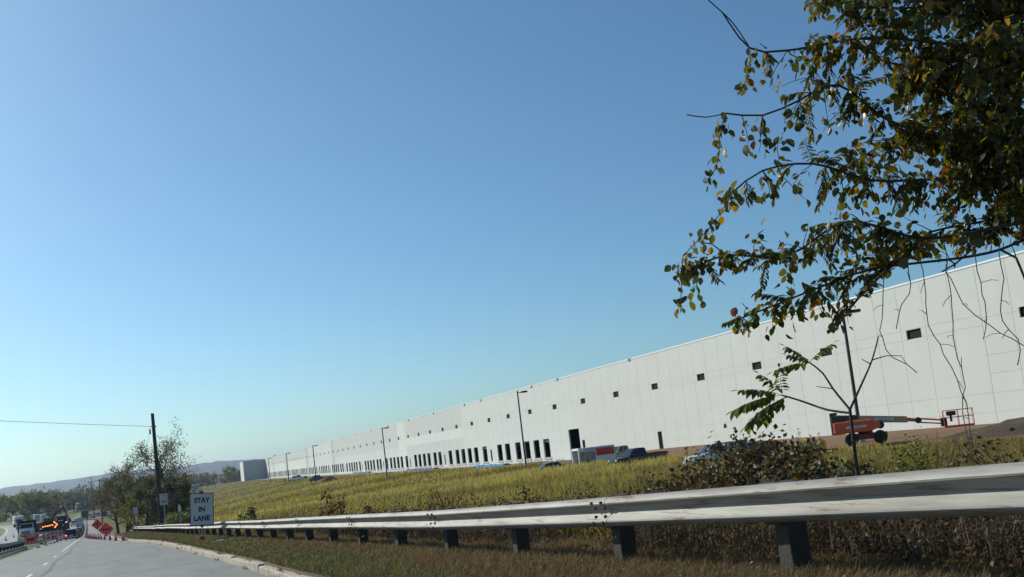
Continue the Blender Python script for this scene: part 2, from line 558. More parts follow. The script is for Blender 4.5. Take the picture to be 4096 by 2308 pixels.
# ---- kerb of separate stones
MAT_KERB = M('pale_kerb_concrete', (0.44, 0.37, 0.29), 0.9, var=0.2, scale=4, bump=0.8, bscale=14, dirt=(0.12, 0.09, 0.06), dirt_amt=0.7, dirt_scale=2.5)
kerb = thing('kerb', 'worn pale concrete kerb stones along the grass verge', 'kerb', (0, 0, 0))
kerb['kind'] = 'structure'
y = 9.0
rk = random.Random(5)
while y < 76:
    L = rk.choice((1.5, 1.9, 2.4, 2.8))
    y1 = y + L
    gap = rk.uniform(0.01, 0.04)
    xa, xb = float(edge_r(y)), float(edge_r(y1))
    sk = rk.uniform(-0.015, 0.015); dz = rk.uniform(-0.02, 0.012); top = 0.15 + dz
    mb = MB()
    n = 5
    secs = []
    for i in range(n + 1):
        t = i / n
        yy_ = y + gap + (L - gap) * t
        x = xa + (xb - xa) * t + sk * (t - 0.5)
        z = float(zroad(yy_))
        j = rk.uniform(-0.006, 0.006); j2 = rk.uniform(-0.010, 0.010)
        secs.append([(x + j, yy_, z - 0.15), (x + 0.012 + j, yy_, z + top - 0.02 + j2), (x + 0.03 + j, yy_, z + top + j2), (x + 0.15, yy_, z + top + 0.005 + j2), (x + 0.17, yy_, z + top - 0.02), (x + 0.17, yy_, z - 0.15)])
    mb.loft(secs)
    mb.build('kerb_stone', MAT_KERB, kerb)
    y = y1
# ---- distant ridge
rd_az = np.linspace(-75, 75, 420)
prof = 62 + 7 * np.sin(np.radians(rd_az) * 9 + 1.0) + 5 * np.sin(np.radians(rd_az) * 21 + 0.4) + 3 * np.sin(np.radians(rd_az) * 50)
prof = prof + np.interp(rd_az, [-75, -6, -3, 0, 5, 7, 8.5, 14, 75], [0, 2, 8, 3, 2, 10, 4, -14, -10])
rr = np.array([2500, 2800, 3200, 3700, 4200, 4800, 5600, 7000])
rh = np.array([-0.14, 0.02, 0.28, 0.72, 1.0, 0.92, 0.6, 0.0])
VV = []
for i, a in enumerate(rd_az):
    for j, r in enumerate(rr):
        h = prof[i] * rh[j] + (rng.normal(0, 1.6) if 0 < j < 7 else -6)
        VV.append((r * math.sin(math.radians(a)), r * math.cos(math.radians(a)), h))
ii = np.arange(len(VV)).reshape(len(rd_az), len(rr))
FF = np.stack([ii[:-1, :-1], ii[1:, :-1], ii[1:, 1:], ii[:-1, 1:]], axis=-1).reshape(-1, 4)
MAT_RIDGE = mat_soil('forested_ridge', (0.018, 0.032, 0.014), (0.05, 0.065, 0.025), 0.02, 1.0)
ridge = np_mesh('hills', VV, FF, MAT_RIDGE, kind='structure')
tag(ridge, 'long low wooded ridge, blue with distance, along the horizon', 'hills')
# ================================================================== warehouse
MAT_WALL_A = M('off_white_wall_paint', (0.625, 0.64, 0.60), 0.85, var=0.035, scale=0.35, dirt=(0.56, 0.57, 0.535), dirt_amt=0.35, dirt_scale=0.5)
MAT_WALL_B = M('pale_grey_wall_paint', (0.575, 0.585, 0.555), 0.85, var=0.04, scale=0.35)
MAT_WALL_C = M('bright_white_wall_paint', (0.66, 0.675, 0.635), 0.85, var=0.03, scale=0.35)
MAT_WALL_D = M('mid_grey_paint_and_wing_shade', (0.50, 0.505, 0.485), 0.85, var=0.04, scale=0.35)
MAT_JOINT = M('dark_joint_sealant', (0.30, 0.30, 0.29), 0.9)
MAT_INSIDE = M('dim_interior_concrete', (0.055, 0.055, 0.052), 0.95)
MAT_COPING = M('white_metal_coping', (0.85, 0.86, 0.86), 0.25, var=0.03)
MAT_SILL = M('raw_concrete_sill', (0.50, 0.46, 0.38), 0.9, var=0.15)
MAT_BLACKGLASS = M('dark_window_glass', (0.008, 0.009, 0.010), 0.6, var=0.0)
MAT_BLACKGLASS.node_tree.nodes['Principled BSDF'].inputs['Specular IOR Level'].default_value = 0.15
MAT_DARKDOOR = M('dark_door_leaf', (0.012, 0.012, 0.013), 0.8)
MAT_DARKDOOR.node_tree.nodes['Principled BSDF'].inputs['Specular IOR Level'].default_value = 0.05
wh = thing('warehouse', 'very long white concrete panel warehouse with a row of dock doors', 'warehouse', (60 * WN[0], 60 * WN[1], 0), rz=-WTH)
ZB, ZT = -2.7, 11.3
openings = []          # s0, s1, z0, z1
docks, mandoors, windows = [], [], []
for k in range(0, 53):
    s0 = 59.4 + 11.268 * k - 11.268 * 4
    if 10 < s0 < 640:
        windows.append((s0, s0 + 1.66, 6.47, 7.25))
docks += [143.1, 147.7, 152.3, 156.9, 162.6, 167.1]
for k in range(14):
    m0 = 173.25 + 33.6 * k
    if m0 < 630:
        mandoors.append((m0, m0 + 0.95, -1.42, 0.9))
    offs = (3.0, 8.8, 13.3, 17.9, 22.4, 28.0) if k % 2 == 0 else (3.2, 7.6, 13.3, 17.8, 22.4, 26.8)
    docks += [m0 + o for o in offs if m0 + o < 628]
mandoors += [(105.0, 106.1, -1.5, 0.92), (128.9, 129.9, -1.5, 0.87), (71.25, 72.35, -1.5, 0.88)]
big = (130.65, 134.7, -2.2, 2.77)
openings = [(d, d + 2.75, -1.43, 1.73) for d in docks] + mandoors + windows + [big]
notches = [111, 136.3, 148, 176.3, 187.6, 212.8, 238, 263, 288, 313, 340, 365, 390, 425, 460, 500, 545, 590]
openings += [(n - 0.5, n + 0.5, 10.88, 11.5) for n in notches]
GROOVES = (7.27, 6.45, 1.13, -0.38)
def tint(s, z):
    if 192.2 < s < 243.6:
        return 2 if 4.35 < z < 6.5 else 1
    if 243.6 < s < 252.6:
        return 2
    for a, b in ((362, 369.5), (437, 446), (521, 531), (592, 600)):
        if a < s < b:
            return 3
    if 252.6 < s < 362 and 4.35 < z:
        return 1
    if s > 446:
        return 2 if (z > 1.9 and z < 6.5) else 1
    return 0
def panel_mesh(a, b, ops, grooves, zb=ZB, zt=ZT, tf=tint, thick=0.24):
    """concrete panel a..b (local y), openings cut through, reveal lines recessed; outer face at x=0"""
    xs = sorted(set([a, b] + [min(max(v, a), b) for o in ops for v in o[:2]]))
    zs = [zb, zt]
    for g in grooves:
        zs += [g - 0.018, g + 0.018]
    for o in ops:
        zs += [min(max(o[2], zb), zt), min(max(o[3], zb), zt)]
    zs += [4.35]
    zs = sorted(set(z for z in zs if zb <= z <= zt))
    zs = [z for i, z in enumerate(zs) if i == 0 or z - zs[i - 1] > 1e-4]
    D = {}
    for i in range(len(xs) - 1):
        for j in range(len(zs) - 1):
            mx, mz = (xs[i] + xs[i + 1]) / 2, (zs[j] + zs[j + 1]) / 2
            d = 0.0
            if any(abs(mz - g) < 0.018 for g in grooves):
                d = 0.02
            if any(o[0] < mx < o[1] and o[2] < mz < o[3] for o in ops):
                d = thick
            D[i, j] = d
    mb = MB()
    nI, nJ = len(xs) - 1, len(zs) - 1
    for i in range(nI):
        for j in range(nJ):
            d = D[i, j]
            mt = tf((xs[i] + xs[i + 1]) / 2, (zs[j] + zs[j + 1]) / 2)
            y0, y1, z0, z1 = xs[i], xs[i + 1], zs[j], zs[j + 1]
            if d < thick:
                mb.quad((d, y0, z0), (d, y0, z1), (d, y1, z1), (d, y1, z0), mt)
            for (di, dj, e) in ((1, 0, 'r'), (-1, 0, 'l'), (0, 1, 't'), (0, -1, 'b')):
                nb = D.get((i + di, j + dj))
                if nb is None:
                    nb = thick if not (d >= thick) else None
                if nb is None or nb <= d + 1e-6:
                    continue
                if e == 'r': q = ((d, y1, z0), (d, y1, z1), (nb, y1, z1), (nb, y1, z0))
                elif e == 'l': q = ((d, y0, z1), (d, y0, z0), (nb, y0, z0), (nb, y0, z1))
                elif e == 't': q = ((d, y1, z1), (d, y0, z1), (nb, y0, z1), (nb, y1, z1))
                else: q = ((d, y0, z0), (d, y1, z0), (nb, y1, z0), (nb, y0, z0))
                mb.quad(*q, mt)
    return mb
PW = 2.817
wall_mats = [MAT_WALL_A, MAT_WALL_B, MAT_WALL_C, MAT_WALL_D]
k0 = -28
k = k0
def mesh_raw(mb, name, mats):
    me = bpy.data.meshes.new(name)
    me.from_pydata(mb.v, [], mb.f)
    for x in mats: me.materials.append(x)
    me.polygons.foreach_set('material_index', mb.m)
    me.update()
    return me
while True:
    a = 87.0 + PW * k
    if a > 646:
        break
    b = min(a + PW, 648.0)
    g = 0.019 if k % 4 == 0 else 0.013
    ops = [o for o in openings if o[1] > a + 0.02 and o[0] < b - 0.02]
    gr = GROOVES if a > 52 else (7.0, 4.08, 2.62, 1.1, -0.38)
    mb = panel_mesh(a + g, b - 0.013, ops, gr)
    o = bpy.data.objects.new('wall_panel', mesh_raw(mb, 'wall_panel', wall_mats))
    col.objects.link(o); o.parent = wh
    k += 1
S0 = 87.0 + PW * k0
# backing behind the joints (cut round the openings), interior shell and roof
bk = MB()
zcuts = [(-2.7, -2.25), (2.8, 6.4), (7.3, 10.8)]
for z0, z1 in zcuts:
    bk.box(0.10, S0, z0, 0.22, 648, z1)
for z0, z1, keyops in ((-2.25, 2.8, [o for o in openings if o[2] < 1.9]), (6.4, 7.3, windows)):
    e = sorted((o[0] - 0.02, o[1] + 0.02) for o in keyops)
    cur = S0
    for a, b in e:
        if a > cur:
            bk.box(0.10, cur, z0, 0.22, a, z1)
        cur = max(cur, b)
    bk.box(0.10, cur, z0, 0.22, 648, z1)
bk.build('joint_backing', MAT_JOINT, wh)
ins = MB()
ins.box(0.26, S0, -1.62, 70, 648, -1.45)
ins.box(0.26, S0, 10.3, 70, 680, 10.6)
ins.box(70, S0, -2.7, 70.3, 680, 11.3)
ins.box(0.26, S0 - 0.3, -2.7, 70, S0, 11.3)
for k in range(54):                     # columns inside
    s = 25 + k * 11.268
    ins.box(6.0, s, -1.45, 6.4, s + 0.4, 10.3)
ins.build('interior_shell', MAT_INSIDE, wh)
# parapet coping, broken at the notches
e = [S0] + [v for n in sorted(notches) for v in (n - 0.55, n + 0.55)] + [648.0]
for i in range(0, len(e), 2):
    mb = MB()
    mb.prism([(-0.05, 11.18), (-0.05, 11.34), (0.30, 11.38), (0.30, 11.30), (-0.02, 11.305), (-0.02, 11.18)], e[i], e[i + 1], 'y')
    mb.build('coping', MAT_COPING, wh)
for (a, b, z0, z1) in windows:
    mb = MB(); mb.box(0.16, a + 0.05, z0 + 0.05, 0.19, b - 0.05, z1 - 0.05, 0)
    for q in ((a, z0, a + 0.05, z1), (b - 0.05, z0, b, z1), (a + 0.05, z0, b - 0.05, z0 + 0.05), (a + 0.05, z1 - 0.05, b - 0.05, z1)):
        mb.box(0.14, q[0], q[1], 0.21, q[2], q[3], 1)
    mb.build('window', [MAT_BLACKGLASS, MAT_DARKDOOR], wh)
for (a, b, z0, z1) in mandoors:
    mb = MB(); mb.box(0.12, a + 0.03, z0, 0.17, b - 0.03, z1 - 0.03)
    mb.box(0.06, b - 0.16, z0 + 1.0, 0.12, b - 0.08, z0 + 1.06)
    mb.build('door', MAT_DARKDOOR, wh)
for d in docks:
    if d < 330:
        mb = MB(); mb.box(-0.12, d - 0.35, -1.72, 0.0 - 0.003, d + 3.1, -1.435)
        mb.build('dock_sill', MAT_SILL, wh)
# raised overhead doors show their lowest section inside some openings
for i, d in enumerate(docks):
    if d < 260 and i % 3 != 1:
        mb = MB()
        h = (0.55, 0.8, 0.3)[i % 3]
        mb.box(0.30, d + 0.05, 1.73 - h, 0.36, d + 2.7, 1.75)
        mb.build('overhead_door', MAT_DARKDOOR if i % 2 else M('grey_door_section', (0.11, 0.115, 0.11), 0.7), wh)
# wing at the far end
wg = MB()
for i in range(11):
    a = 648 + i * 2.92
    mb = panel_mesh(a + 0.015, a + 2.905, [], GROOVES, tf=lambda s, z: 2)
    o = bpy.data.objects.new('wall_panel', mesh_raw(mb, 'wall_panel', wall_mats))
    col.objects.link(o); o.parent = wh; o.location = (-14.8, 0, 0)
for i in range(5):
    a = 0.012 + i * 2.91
    mb = panel_mesh(a + 0.015, a + 2.895, [], GROOVES, tf=lambda s, z: 3)  # wing side facing away from the sun: its shade painted in as grey
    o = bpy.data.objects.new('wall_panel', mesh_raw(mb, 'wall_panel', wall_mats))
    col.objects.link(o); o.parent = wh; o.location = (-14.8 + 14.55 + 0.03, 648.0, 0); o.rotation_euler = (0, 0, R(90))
wg.box(-14.5, 648.3, -2.7, 0, 680, 10.6)
wg.box(0, 648.3, -2.7, 70, 680, 10.6)
wg.build('wing_core', MAT_WALL_B, wh)
for (n, x0, x1, y0, y1) in (('a', -14.85, -14.5, 648, 680.1), ('b', -14.5, 0.1, 647.95, 648.3)):
    mb = MB(); mb.box(x0, y0, 11.3, x1, y1, 11.38); mb.build('coping', MAT_COPING, wh)
# rooftop bits
for s_, p_, h_ in ((260, 3, 0.5), (300, 6, 0.7), (226, 1.2, 0.35), (640, 5, 1.6), (150, 1.0, 0.3), (410, 4, 0.6)):
    mb = MB(); mb.bbox(p_, s_, 10.6, p_ + 1.6, s_ + 2.2, 11.3 + h_, 0.05)
    mb.build('roof_unit', M('roof_unit_metal', (0.55, 0.56, 0.56), 0.5), wh)

# ---- lamp posts
MAT_LAMP = M('dark_bronze_lamp_paint', (0.022, 0.022, 0.024), 0.5, var=0.1)
def lamp_post():
    t = thing('lamp_post', '', 'lamp post', group='lamp posts along the warehouse yard')
    mb = MB(); mb.lathe([(0.30, -0.3), (0.30, 0.55), (0.27, 0.6)], n=14); mb.build('base', M('lamp_base_concrete', (0.4, 0.39, 0.36), 0.9), t)
    mb = MB(); mb.loft([[(-0.11, -0.11, 0.6), (0.11, -0.11, 0.6), (0.11, 0.11, 0.6), (-0.11, 0.11, 0.6)], [(-0.085, -0.085, 10.4), (0.085, -0.085, 10.4), (0.085, 0.085, 10.4), (-0.085, 0.085, 10.4)]]); mb.build('pole', MAT_LAMP, t)
    mb = MB(); mb.box(-0.06, -0.05, 10.1, 0.5, 0.05, 10.2); mb.build('arm', MAT_LAMP, t)
    mb = MB(); mb.prism([(0.45, 10.06), (0.45, 10.24), (0.62, 10.28), (1.32, 10.30), (1.35, 10.16), (1.35, 10.08)], -0.2, 0.2, 'y')
    hd = mb.build('lamp_head', MAT_LAMP, t)
    mb = MB(); mb.box(0.6, -0.15, 10.045, 1.28, 0.15, 10.075); mb.build('lens', M('lamp_lens', (0.5, 0.5, 0.48), 0.3), hd)
    return t
lp0 = None
for i, (X, Y, lab) in enumerate([(53.7, 52.4, 'dark lamp post beside the red boom lift'), (52.6, 109.9, 'tall dark lamp post in front of the dock doors, nearest the trailer'),
        (53.6, 176.2, 'dark lamp post in front of the white facade band, next beyond the tallest one'), (55.0, 245.6, 'dark lamp post rising behind the pickup by the dirt pile'),
        (60.5, 310.8, 'dark lamp post beside the parked crew truck and standing worker'), (67.8, 387.0, 'farthest dark lamp post, in front of the shaded end wing')]):
    o = lp0 if (i and False) else (copy_tree(lp0) if lp0 else lamp_post())
    if lp0 is None: lp0 = o
    o.location = (X, Y, zg(X, Y) - 0.05)
    o.rotation_euler = (0, 0, R(-25))
    o['label'] = lab
# ================================================================== guardrails
def mat_galv():
    m, t, b = newmat('weathered_galvanised_steel')
    co = nd(t, 'ShaderNodeTexCoord').outputs['Object']
    a = ramp(t, [(0.25, (0.20, 0.19, 0.17)), (0.5, (0.30, 0.29, 0.265)), (0.75, (0.385, 0.385, 0.365))])
    mp = nd(t, 'ShaderNodeMapping'); mp.inputs['Scale'].default_value = (3, 0.5, 6)
    t.links.new(co, mp.inputs['Vector'])
    t.links.new(noise(t, 1.6, 6, 0.65, mp.outputs[0]), a.inputs[0])
    # rusty scuffs, drawn out along the rail
    mp2 = nd(t, 'ShaderNodeMapping'); mp2.inputs['Scale'].default_value = (9, 1.1, 16)
    t.links.new(co, mp2.inputs['Vector'])
    sc = ramp(t, [(0.55, (0, 0, 0)), (0.65, (0.8, 0.8, 0.8))])
    t.links.new(noise(t, 1.5, 7, 0.72, mp2.outputs[0]), sc.inputs[0])
    mx = nd(t, 'ShaderNodeMix', data_type='RGBA')
    t.links.new(sc.outputs[0], mx.inputs[0]); t.links.new(a.outputs[0], mx.inputs[6]); mx.inputs[7].default_value = (0.13, 0.085, 0.06, 1)
    t.links.new(mx.outputs[2], b.inputs['Base Color'])
    b.inputs['Roughness'].default_value = 0.68
    b.inputs['Metallic'].default_value = 0.3
    b.inputs['Specular IOR Level'].default_value = 0.3
    return m
MAT_GALV = mat_galv()
MAT_BOLT = M('rusty_bolt', (0.10, 0.07, 0.05), 0.7, var=0.3)
MAT_POST = M('weathered_dark_timber', (0.05, 0.046, 0.038), 0.9, var=0.3, scale=5, bump=0.6, bscale=25)
WB = [(0.0, 0.156), (-0.030, 0.150), (-0.076, 0.112), (-0.083, 0.098), (-0.080, 0.084), (-0.012, 0.022), (0.0, 0.0), (-0.012, -0.022), (-0.080, -0.084), (-0.083, -0.098), (-0.076, -0.112), (-0.030, -0.150), (0.0, -0.156)]
WBP = WB + [(x + 0.005, z) for x, z in reversed(WB)]
def guardrail(name, label, x0, y0, y1, zf, sgn=1, post_dy=2.65, sec=5.3, rub=False, px=None, zc=0.565):
    """W-beam rail; sgn=1 faces -X. zf(y) = ground height at the rail"""
    t = thing(name, label, 'guardrail', (0, 0, 0))
    rr_ = random.Random(int(y0 * 10) + 5)
    px = px or (lambda y: x0)
    n = int(round((y1 - y0) / sec))
    offs = [(rr_.uniform(-0.02, 0.02), rr_.uniform(-0.022, 0.022)) for _ in range(n + 2)]
    for i in range(n):
        a = y0 + i * sec; b = a + sec + 0.32
        mb = MB(); secs = []
        for q in range(7):
            f_ = q / 6; y = a + (b - a) * f_
            w_ = min(f_, 1.0)
            dx = offs[i][0] * (1 - w_) + offs[i + 1][0] * w_
            dz = offs[i][1] * (1 - w_) + offs[i + 1][1] * w_
            lap = (0.006 if i % 2 == 0 else 0.0)
            secs.append([(px(y) + sgn * (x - lap) + dx, y, zf(y) + zc + z + dz) for x, z in WBP])
        mb.loft(secs)
        beam = mb.build('rail_beam', MAT_GALV, t, smooth='auto')
        if b < 60:
            mb = MB()
            for yb in (a + 0.06, a + 0.26):
                for zb_ in (0.105, 0.045, -0.045, -0.105):
                    xx = px(yb) + sgn * (-0.088 if abs(zb_) > 0.08 else -0.05) + offs[i][0]
                    mb.lathe([(0.019, -0.012), (0.019, 0.006), (0.012, 0.014)] if sgn < 0 else [(0.012, -0.018), (0.019, -0.010), (0.019, 0.008)], (xx, yb, zf(yb) + zc + zb_ + offs[i][1]), 6, 'x')
            mb.build('bolts', MAT_BOLT, beam)
    y = y0 + 0.16
    post = MB(); post.bbox(0.0, -0.085, -0.5, 0.19, 0.085, 0.728, 0.012)
    pm = post.mesh('post', MAT_POST)
    blk = MB(); blk.bbox(-0.095, -0.085, 0.40, 0.0 - 0.002, 0.085, 0.738, 0.008)
    bm_ = blk.mesh('offset_block', MAT_POST)
    while y < y1:
        po = bpy.data.objects.new('post', pm); col.objects.link(po); po.parent = t
        po.location = (px(y) + sgn * 0.115, y, zf(y)); po.rotation_euler = (R(rr_.uniform(-1.2, 1.2)), R(rr_.uniform(-1.5, 1.5)), R(rr_.uniform(-4, 4)) + (0 if sgn > 0 else math.pi))
        bo = bpy.data.objects.new('offset_block', bm_); col.objects.link(bo); bo.parent = po
        y += post_dy
    if rub:
        for yy in np.arange(y0, y1 - 1, sec):
            mb = MB(); mb.loft([[(px(q) + sgn * x * 0.9, q, zf(q) + 0.17 + z * 0.8) for x, z in WBP] for q in (yy, yy + sec * 0.5, yy + sec + 0.2)])
            mb.build('lower_beam', MAT_GALV, t, smooth='auto')
    return t
zver = lambda y: float(zroad(y)) + 0.16 + float(np.interp(y, [-12, 3.7, 6.3, 9.2, 14], [0.16, 0.085, 0.055, 0.03, 0.0]))
guardrail('guardrail', 'long weathered steel W-beam guardrail beside the grass verge at right', 4.96, 8.42 - 5.3 * 4, 8.42 + 5.3 * 25, zver)
zmed = lambda y: float(zroad(y)) + 0.12
guardrail('guardrail', 'dark double rail guardrail on the median at lower left', -6.75, 52.0, 115.6, zmed, sgn=-1, post_dy=3.81, sec=5.3, rub=True, zc=0.80)

# ================================================================== signs
MAT_SIGN = M('white_sign_sheeting', (0.50, 0.51, 0.505), 0.5, var=0.03)
MAT_BLACK = M('black_sign_ink', (0.012, 0.012, 0.013), 0.6, var=0.0)
MAT_STEEL = M('sign_post_steel', (0.42, 0.43, 0.43), 0.45, metal=0.3)
MAT_DSTEEL = M('dark_steel', (0.05, 0.05, 0.052), 0.5)
MAT_ORANGE = M('work_zone_orange', (0.90, 0.085, 0.045), 0.55, var=0.05)
MAT_GREEN = M('sign_green', (0.01, 0.26, 0.16), 0.5, var=0.03)
MAT_REDBOOT = M('red_rubber_foot', (0.45, 0.03, 0.025), 0.6)
def rounded_rect(w, h, r, n=4):
    out = []
    for cx_, cz_, a0 in ((w / 2 - r, h / 2 - r, 0), (-w / 2 + r, h / 2 - r, 90), (-w / 2 + r, -h / 2 + r, 180), (w / 2 - r, -h / 2 + r, 270)):
        for k in range(n + 1):
            a = R(a0 + 90 * k / n)
            out.append((cx_ + r * math.cos(a), cz_ + r * math.sin(a)))
    return out
def sign_panel(parent, w, h, cz, border=0.03, r=0.05, back=MAT_STEEL, face=MAT_SIGN, ink=MAT_BLACK, inset=0.02, cx_=0.0, y=0.0):
    mb = MB(); mb.prism([(x + cx_, z + cz) for x, z in rounded_rect(w, h, r)], y, y + 0.006, 'y')
    p = mb.build('panel', [face], parent)
    o, i = rounded_rect(w - inset * 2, h - inset * 2, r * 0.9), rounded_rect(w - inset * 2 - border * 2, h - inset * 2 - border * 2, r * 0.7)
    n = len(o)
    mb = MB()
    mb.add([(x + cx_, y - 0.003, z + cz) for x, z in o] + [(x + cx_, y - 0.003, z + cz) for x, z in i], [(k, (k + 1) % n, n + (k + 1) % n, n + k) for k in range(n)])
    mb.build('border', ink, p)
    return p
# STAY IN LANE
zs_ = zg(4.12, 40.8)
st = thing('road_sign', 'white STAY IN LANE sign leaning on a portable stand before the guardrail', 'sign', (4.12, 40.8, zs_), rot=(0, R(4.0), R(-6)))
p = sign_panel(st, 0.95, 1.36, 1.36, border=0.028, inset=0.0, r=0.06)
for tx, dz in (('STAY', 0.37), ('IN', -0.01), ('LANE', -0.385)):
    text_mesh(tx, 0.30, MAT_BLACK, p, loc=(0, -0.004, 1.36 + dz), sx=0.88, bold=0.011)
mb = MB(); mb.tube([(0, 0.035, 0.02), (0, 0.035, 2.28)], 0.022, 8); mb.tube([(-0.06, 0.035, 2.16), (0.3, 0.035, 2.18)], 0.008, 6); mb.build('mast', MAT_STEEL, st)
mb = MB(); mb.prism([(-0.12, 2.035), (0.12, 2.035), (0.03, 2.13), (-0.03, 2.13)], 0.0, 0.03, 'y'); mb.prism([(-0.12, 0.69), (0.12, 0.69), (0.03, 0.60), (-0.03, 0.60)], 0.0, 0.03, 'y'); mb.build('clamp', MAT_DSTEEL, st)
for sx_ in (-0.055, 0.055):
    mb = MB(); mb.bbox(sx_ - 0.035, -0.02, 0.02, sx_ + 0.035, 0.09, 0.24, 0.01); mb.build('foot', MAT_REDBOOT, st)
mb = MB()
for a in (35, 145, 215, 325):
    mb.tube([(0, 0.035, 0.06), (0.16 * math.cos(R(a)), 0.035 + 0.55 * math.sin(R(a)), 0.005)], 0.014, 6)
mb.build('legs', MAT_DSTEEL, st)
# SPEED LIMIT 50
x_, y_ = 5.62, 83.8
st = thing('road_sign', 'white SPEED LIMIT 50 sign in front of the utility pole', 'sign', (x_, y_, zg(x_, y_)), rot=(0, R(0.5), R(-3)))
hc = 0.27 - zg(x_, y_)
p = sign_panel(st, 0.66, 0.98, hc, border=0.012, inset=0.02, r=0.04)
text_mesh('SPEED', 0.16, MAT_BLACK, p, loc=(0, -0.004, hc + 0.33), sx=0.95)
text_mesh('LIMIT', 0.16, MAT_BLACK, p, loc=(0, -0.004, hc + 0.14), sx=1.0)
text_mesh('50', 0.42, MAT_BLACK, p, loc=(0, -0.004, hc - 0.2), sx=1.05, bold=0.006)
mb = MB(); mb.box(-0.03, 0.008, -0.3, 0.03, 0.06, hc + 0.45); mb.build('post', MAT_STEEL, st)
# small white plate
x_, y_ = 4.48, 111.9
st = thing('road_sign', 'small white notice sign on a post in front of the dark trees', 'sign', (x_, y_, zg(x_, y_)), rz=R(-4))
hc = -0.985 - zg(x_, y_)
p = sign_panel(st, 0.50, 0.72, hc, border=0.01, inset=0.02, r=0.03)
mb = MB()
for q in range(4):
    mb.box(-0.16, -0.004, hc + 0.2 - q * 0.13, 0.16 - 0.05 * (q % 2), -0.002, hc + 0.235 - q * 0.13)
mb.build('print', M('faded_print', (0.3, 0.3, 0.31), 0.6), p)
mb = MB(); mb.box(-0.025, 0.008, -0.3, 0.025, 0.05, hc + 0.3); mb.build('post', MAT_STEEL, st)
# green and white marker seen nearly edge on
x_, y_ = 5.75, 69.8
st = thing('road_sign', 'green marker plate under a pale rounded plate, turned edge on', 'sign', (x_, y_, zg(x_, y_)), rot=(0, R(-3), R(62)))
h0 = -0.51 - zg(x_, y_)
mb = MB(); mb.prism([(-0.26, h0 + 0.0), (0.26, h0 + 0.0), (0.26, h0 + 0.24), (0.2, h0 + 0.38), (0.06, h0 + 0.43), (-0.06, h0 + 0.43), (-0.2, h0 + 0.36), (-0.26, h0 + 0.24)], 0, 0.006, 'y'); mb.build('shield_plate', M('pale_sign_sheeting', (0.55, 0.6, 0.52), 0.5), st)
mb = MB(); mb.box(-0.26, 0, h0 - 0.40, 0.26, 0.006, h0 - 0.015); mb.build('green_plate', MAT_GREEN, st)
mb = MB(); mb.box(-0.02, 0.008, -0.3, 0.02, 0.05, h0 + 0.5); mb.build('post', MAT_STEEL, st)
# double board out in the field
x_, y_ = 24.7, 248.8
st = thing('board_sign', 'white V shaped double board standing behind the field slope', 'sign', (x_, y_, zg(x_, y_)), rz=R(-6))
h0 = -1.05 - zg(x_, y_)
for s_, a_ in ((-1, 14), (1, -32)):
    mb = MB(); mb.box(min(0, s_ * 1.0), -0.03, h0, max(0, s_ * 1.0), 0.03, h0 + 1.85)
    b_ = mb.build('board', M('board_white', (0.72, 0.72, 0.68), 0.6), st, rot=(0, 0, R(a_)))
    mb = MB()
    mb.box(min(s_ * 0.15, s_ * 0.85), -0.034, h0 + 0.7, max(s_ * 0.15, s_ * 0.85), -0.031, h0 + 1.5); mb.box(min(s_ * 0.15, s_ * 0.85), -0.034, h0 + 0.2, max(s_ * 0.15, s_ * 0.85), -0.031, h0 + 0.45)
    mb.build('print', M('board_print', (0.33, 0.38, 0.40), 0.6), b_)
    mb = MB(); mb.box(s_ * 0.8 - 0.05, 0.035, -0.4, s_ * 0.8 + 0.05, 0.13, h0 + 1.7); mb.build('post', MAT_POST, st, rot=(0, 0, R(a_)))

# litter
def litter(name, label, x, y, sc, sd):
    r_ = random.Random(sd)
    bm = bmesh.new(); bmesh.ops.create_icosphere(bm, subdivisions=3, radius=1.0)
    for v in bm.verts:
        k_ = 1 + 0.35 * math.sin(v.co.x * 5 + sd) * math.cos(v.co.y * 6) + r_.uniform(-0.16, 0.16)
        v.co = Vector((v.co.x * sc * 1.5, v.co.y * sc, max(-0.2, v.co.z) * sc * 0.75)) * k_
    me = bpy.data.meshes.new(name); bm.to_mesh(me); bm.free()
    me.materials.append(M('white_plastic_film', (0.75, 0.76, 0.76), 0.4, var=0.06))
    o = bpy.data.objects.new(name, me); col.objects.link(o); o.location = (x, y, zg(x, y) + sc * 0.12)
    tag(o, label, 'litter')
litter('plastic_bag', 'crumpled white plastic bag lying in the verge beside the STAY IN LANE sign', 4.25, 36.0, 0.13, 3)
litter('plastic_bag', 'small scrap of white plastic on the green part of the verge', 3.98, 26.5, 0.055, 9)

# ================================================================== utility poles
MAT_POLE = M('dark_creosoted_timber', (0.035, 0.030, 0.026), 0.9, var=0.3, scale=4, bump=0.5)
MAT_WIRE = M('black_cable', (0.01, 0.01, 0.011), 0.5)
def utility_pole(x, y, ztop, label, r0=0.19, arm=True, lean=0.0, arm_rz=0.0):
    z0 = zg(x, y) - 0.6
    h = ztop - z0
    t = thing('utility_pole', label, 'utility pole', (x, y, z0), rot=(0, R(lean), arm_rz), group='utility poles along the road')
    mb = MB(); mb.tube([(0, 0, 0), (0.02, 0, h * 0.5), (0, 0, h)], [r0, r0 * 0.85, r0 * 0.66], 10); mb.build('pole', MAT_POLE, t, smooth='auto')
    if arm:
        mb = MB(); mb.box(-1.2, -0.12, h - 0.55, 1.2, 0.0, h - 0.42); mb.build('crossarm', MAT_POLE, t)
        for q in (-1.05, -0.5, 0.5, 1.05):
            mb = MB(); mb.lathe([(0.03, 0), (0.07, 0.06), (0.05, 0.12), (0.07, 0.16), (0.03, 0.24)], (q, -0.06, h - 0.42), 8); mb.build('insulator', M('grey_porcelain', (0.25, 0.25, 0.26), 0.3), t)
    return t, h
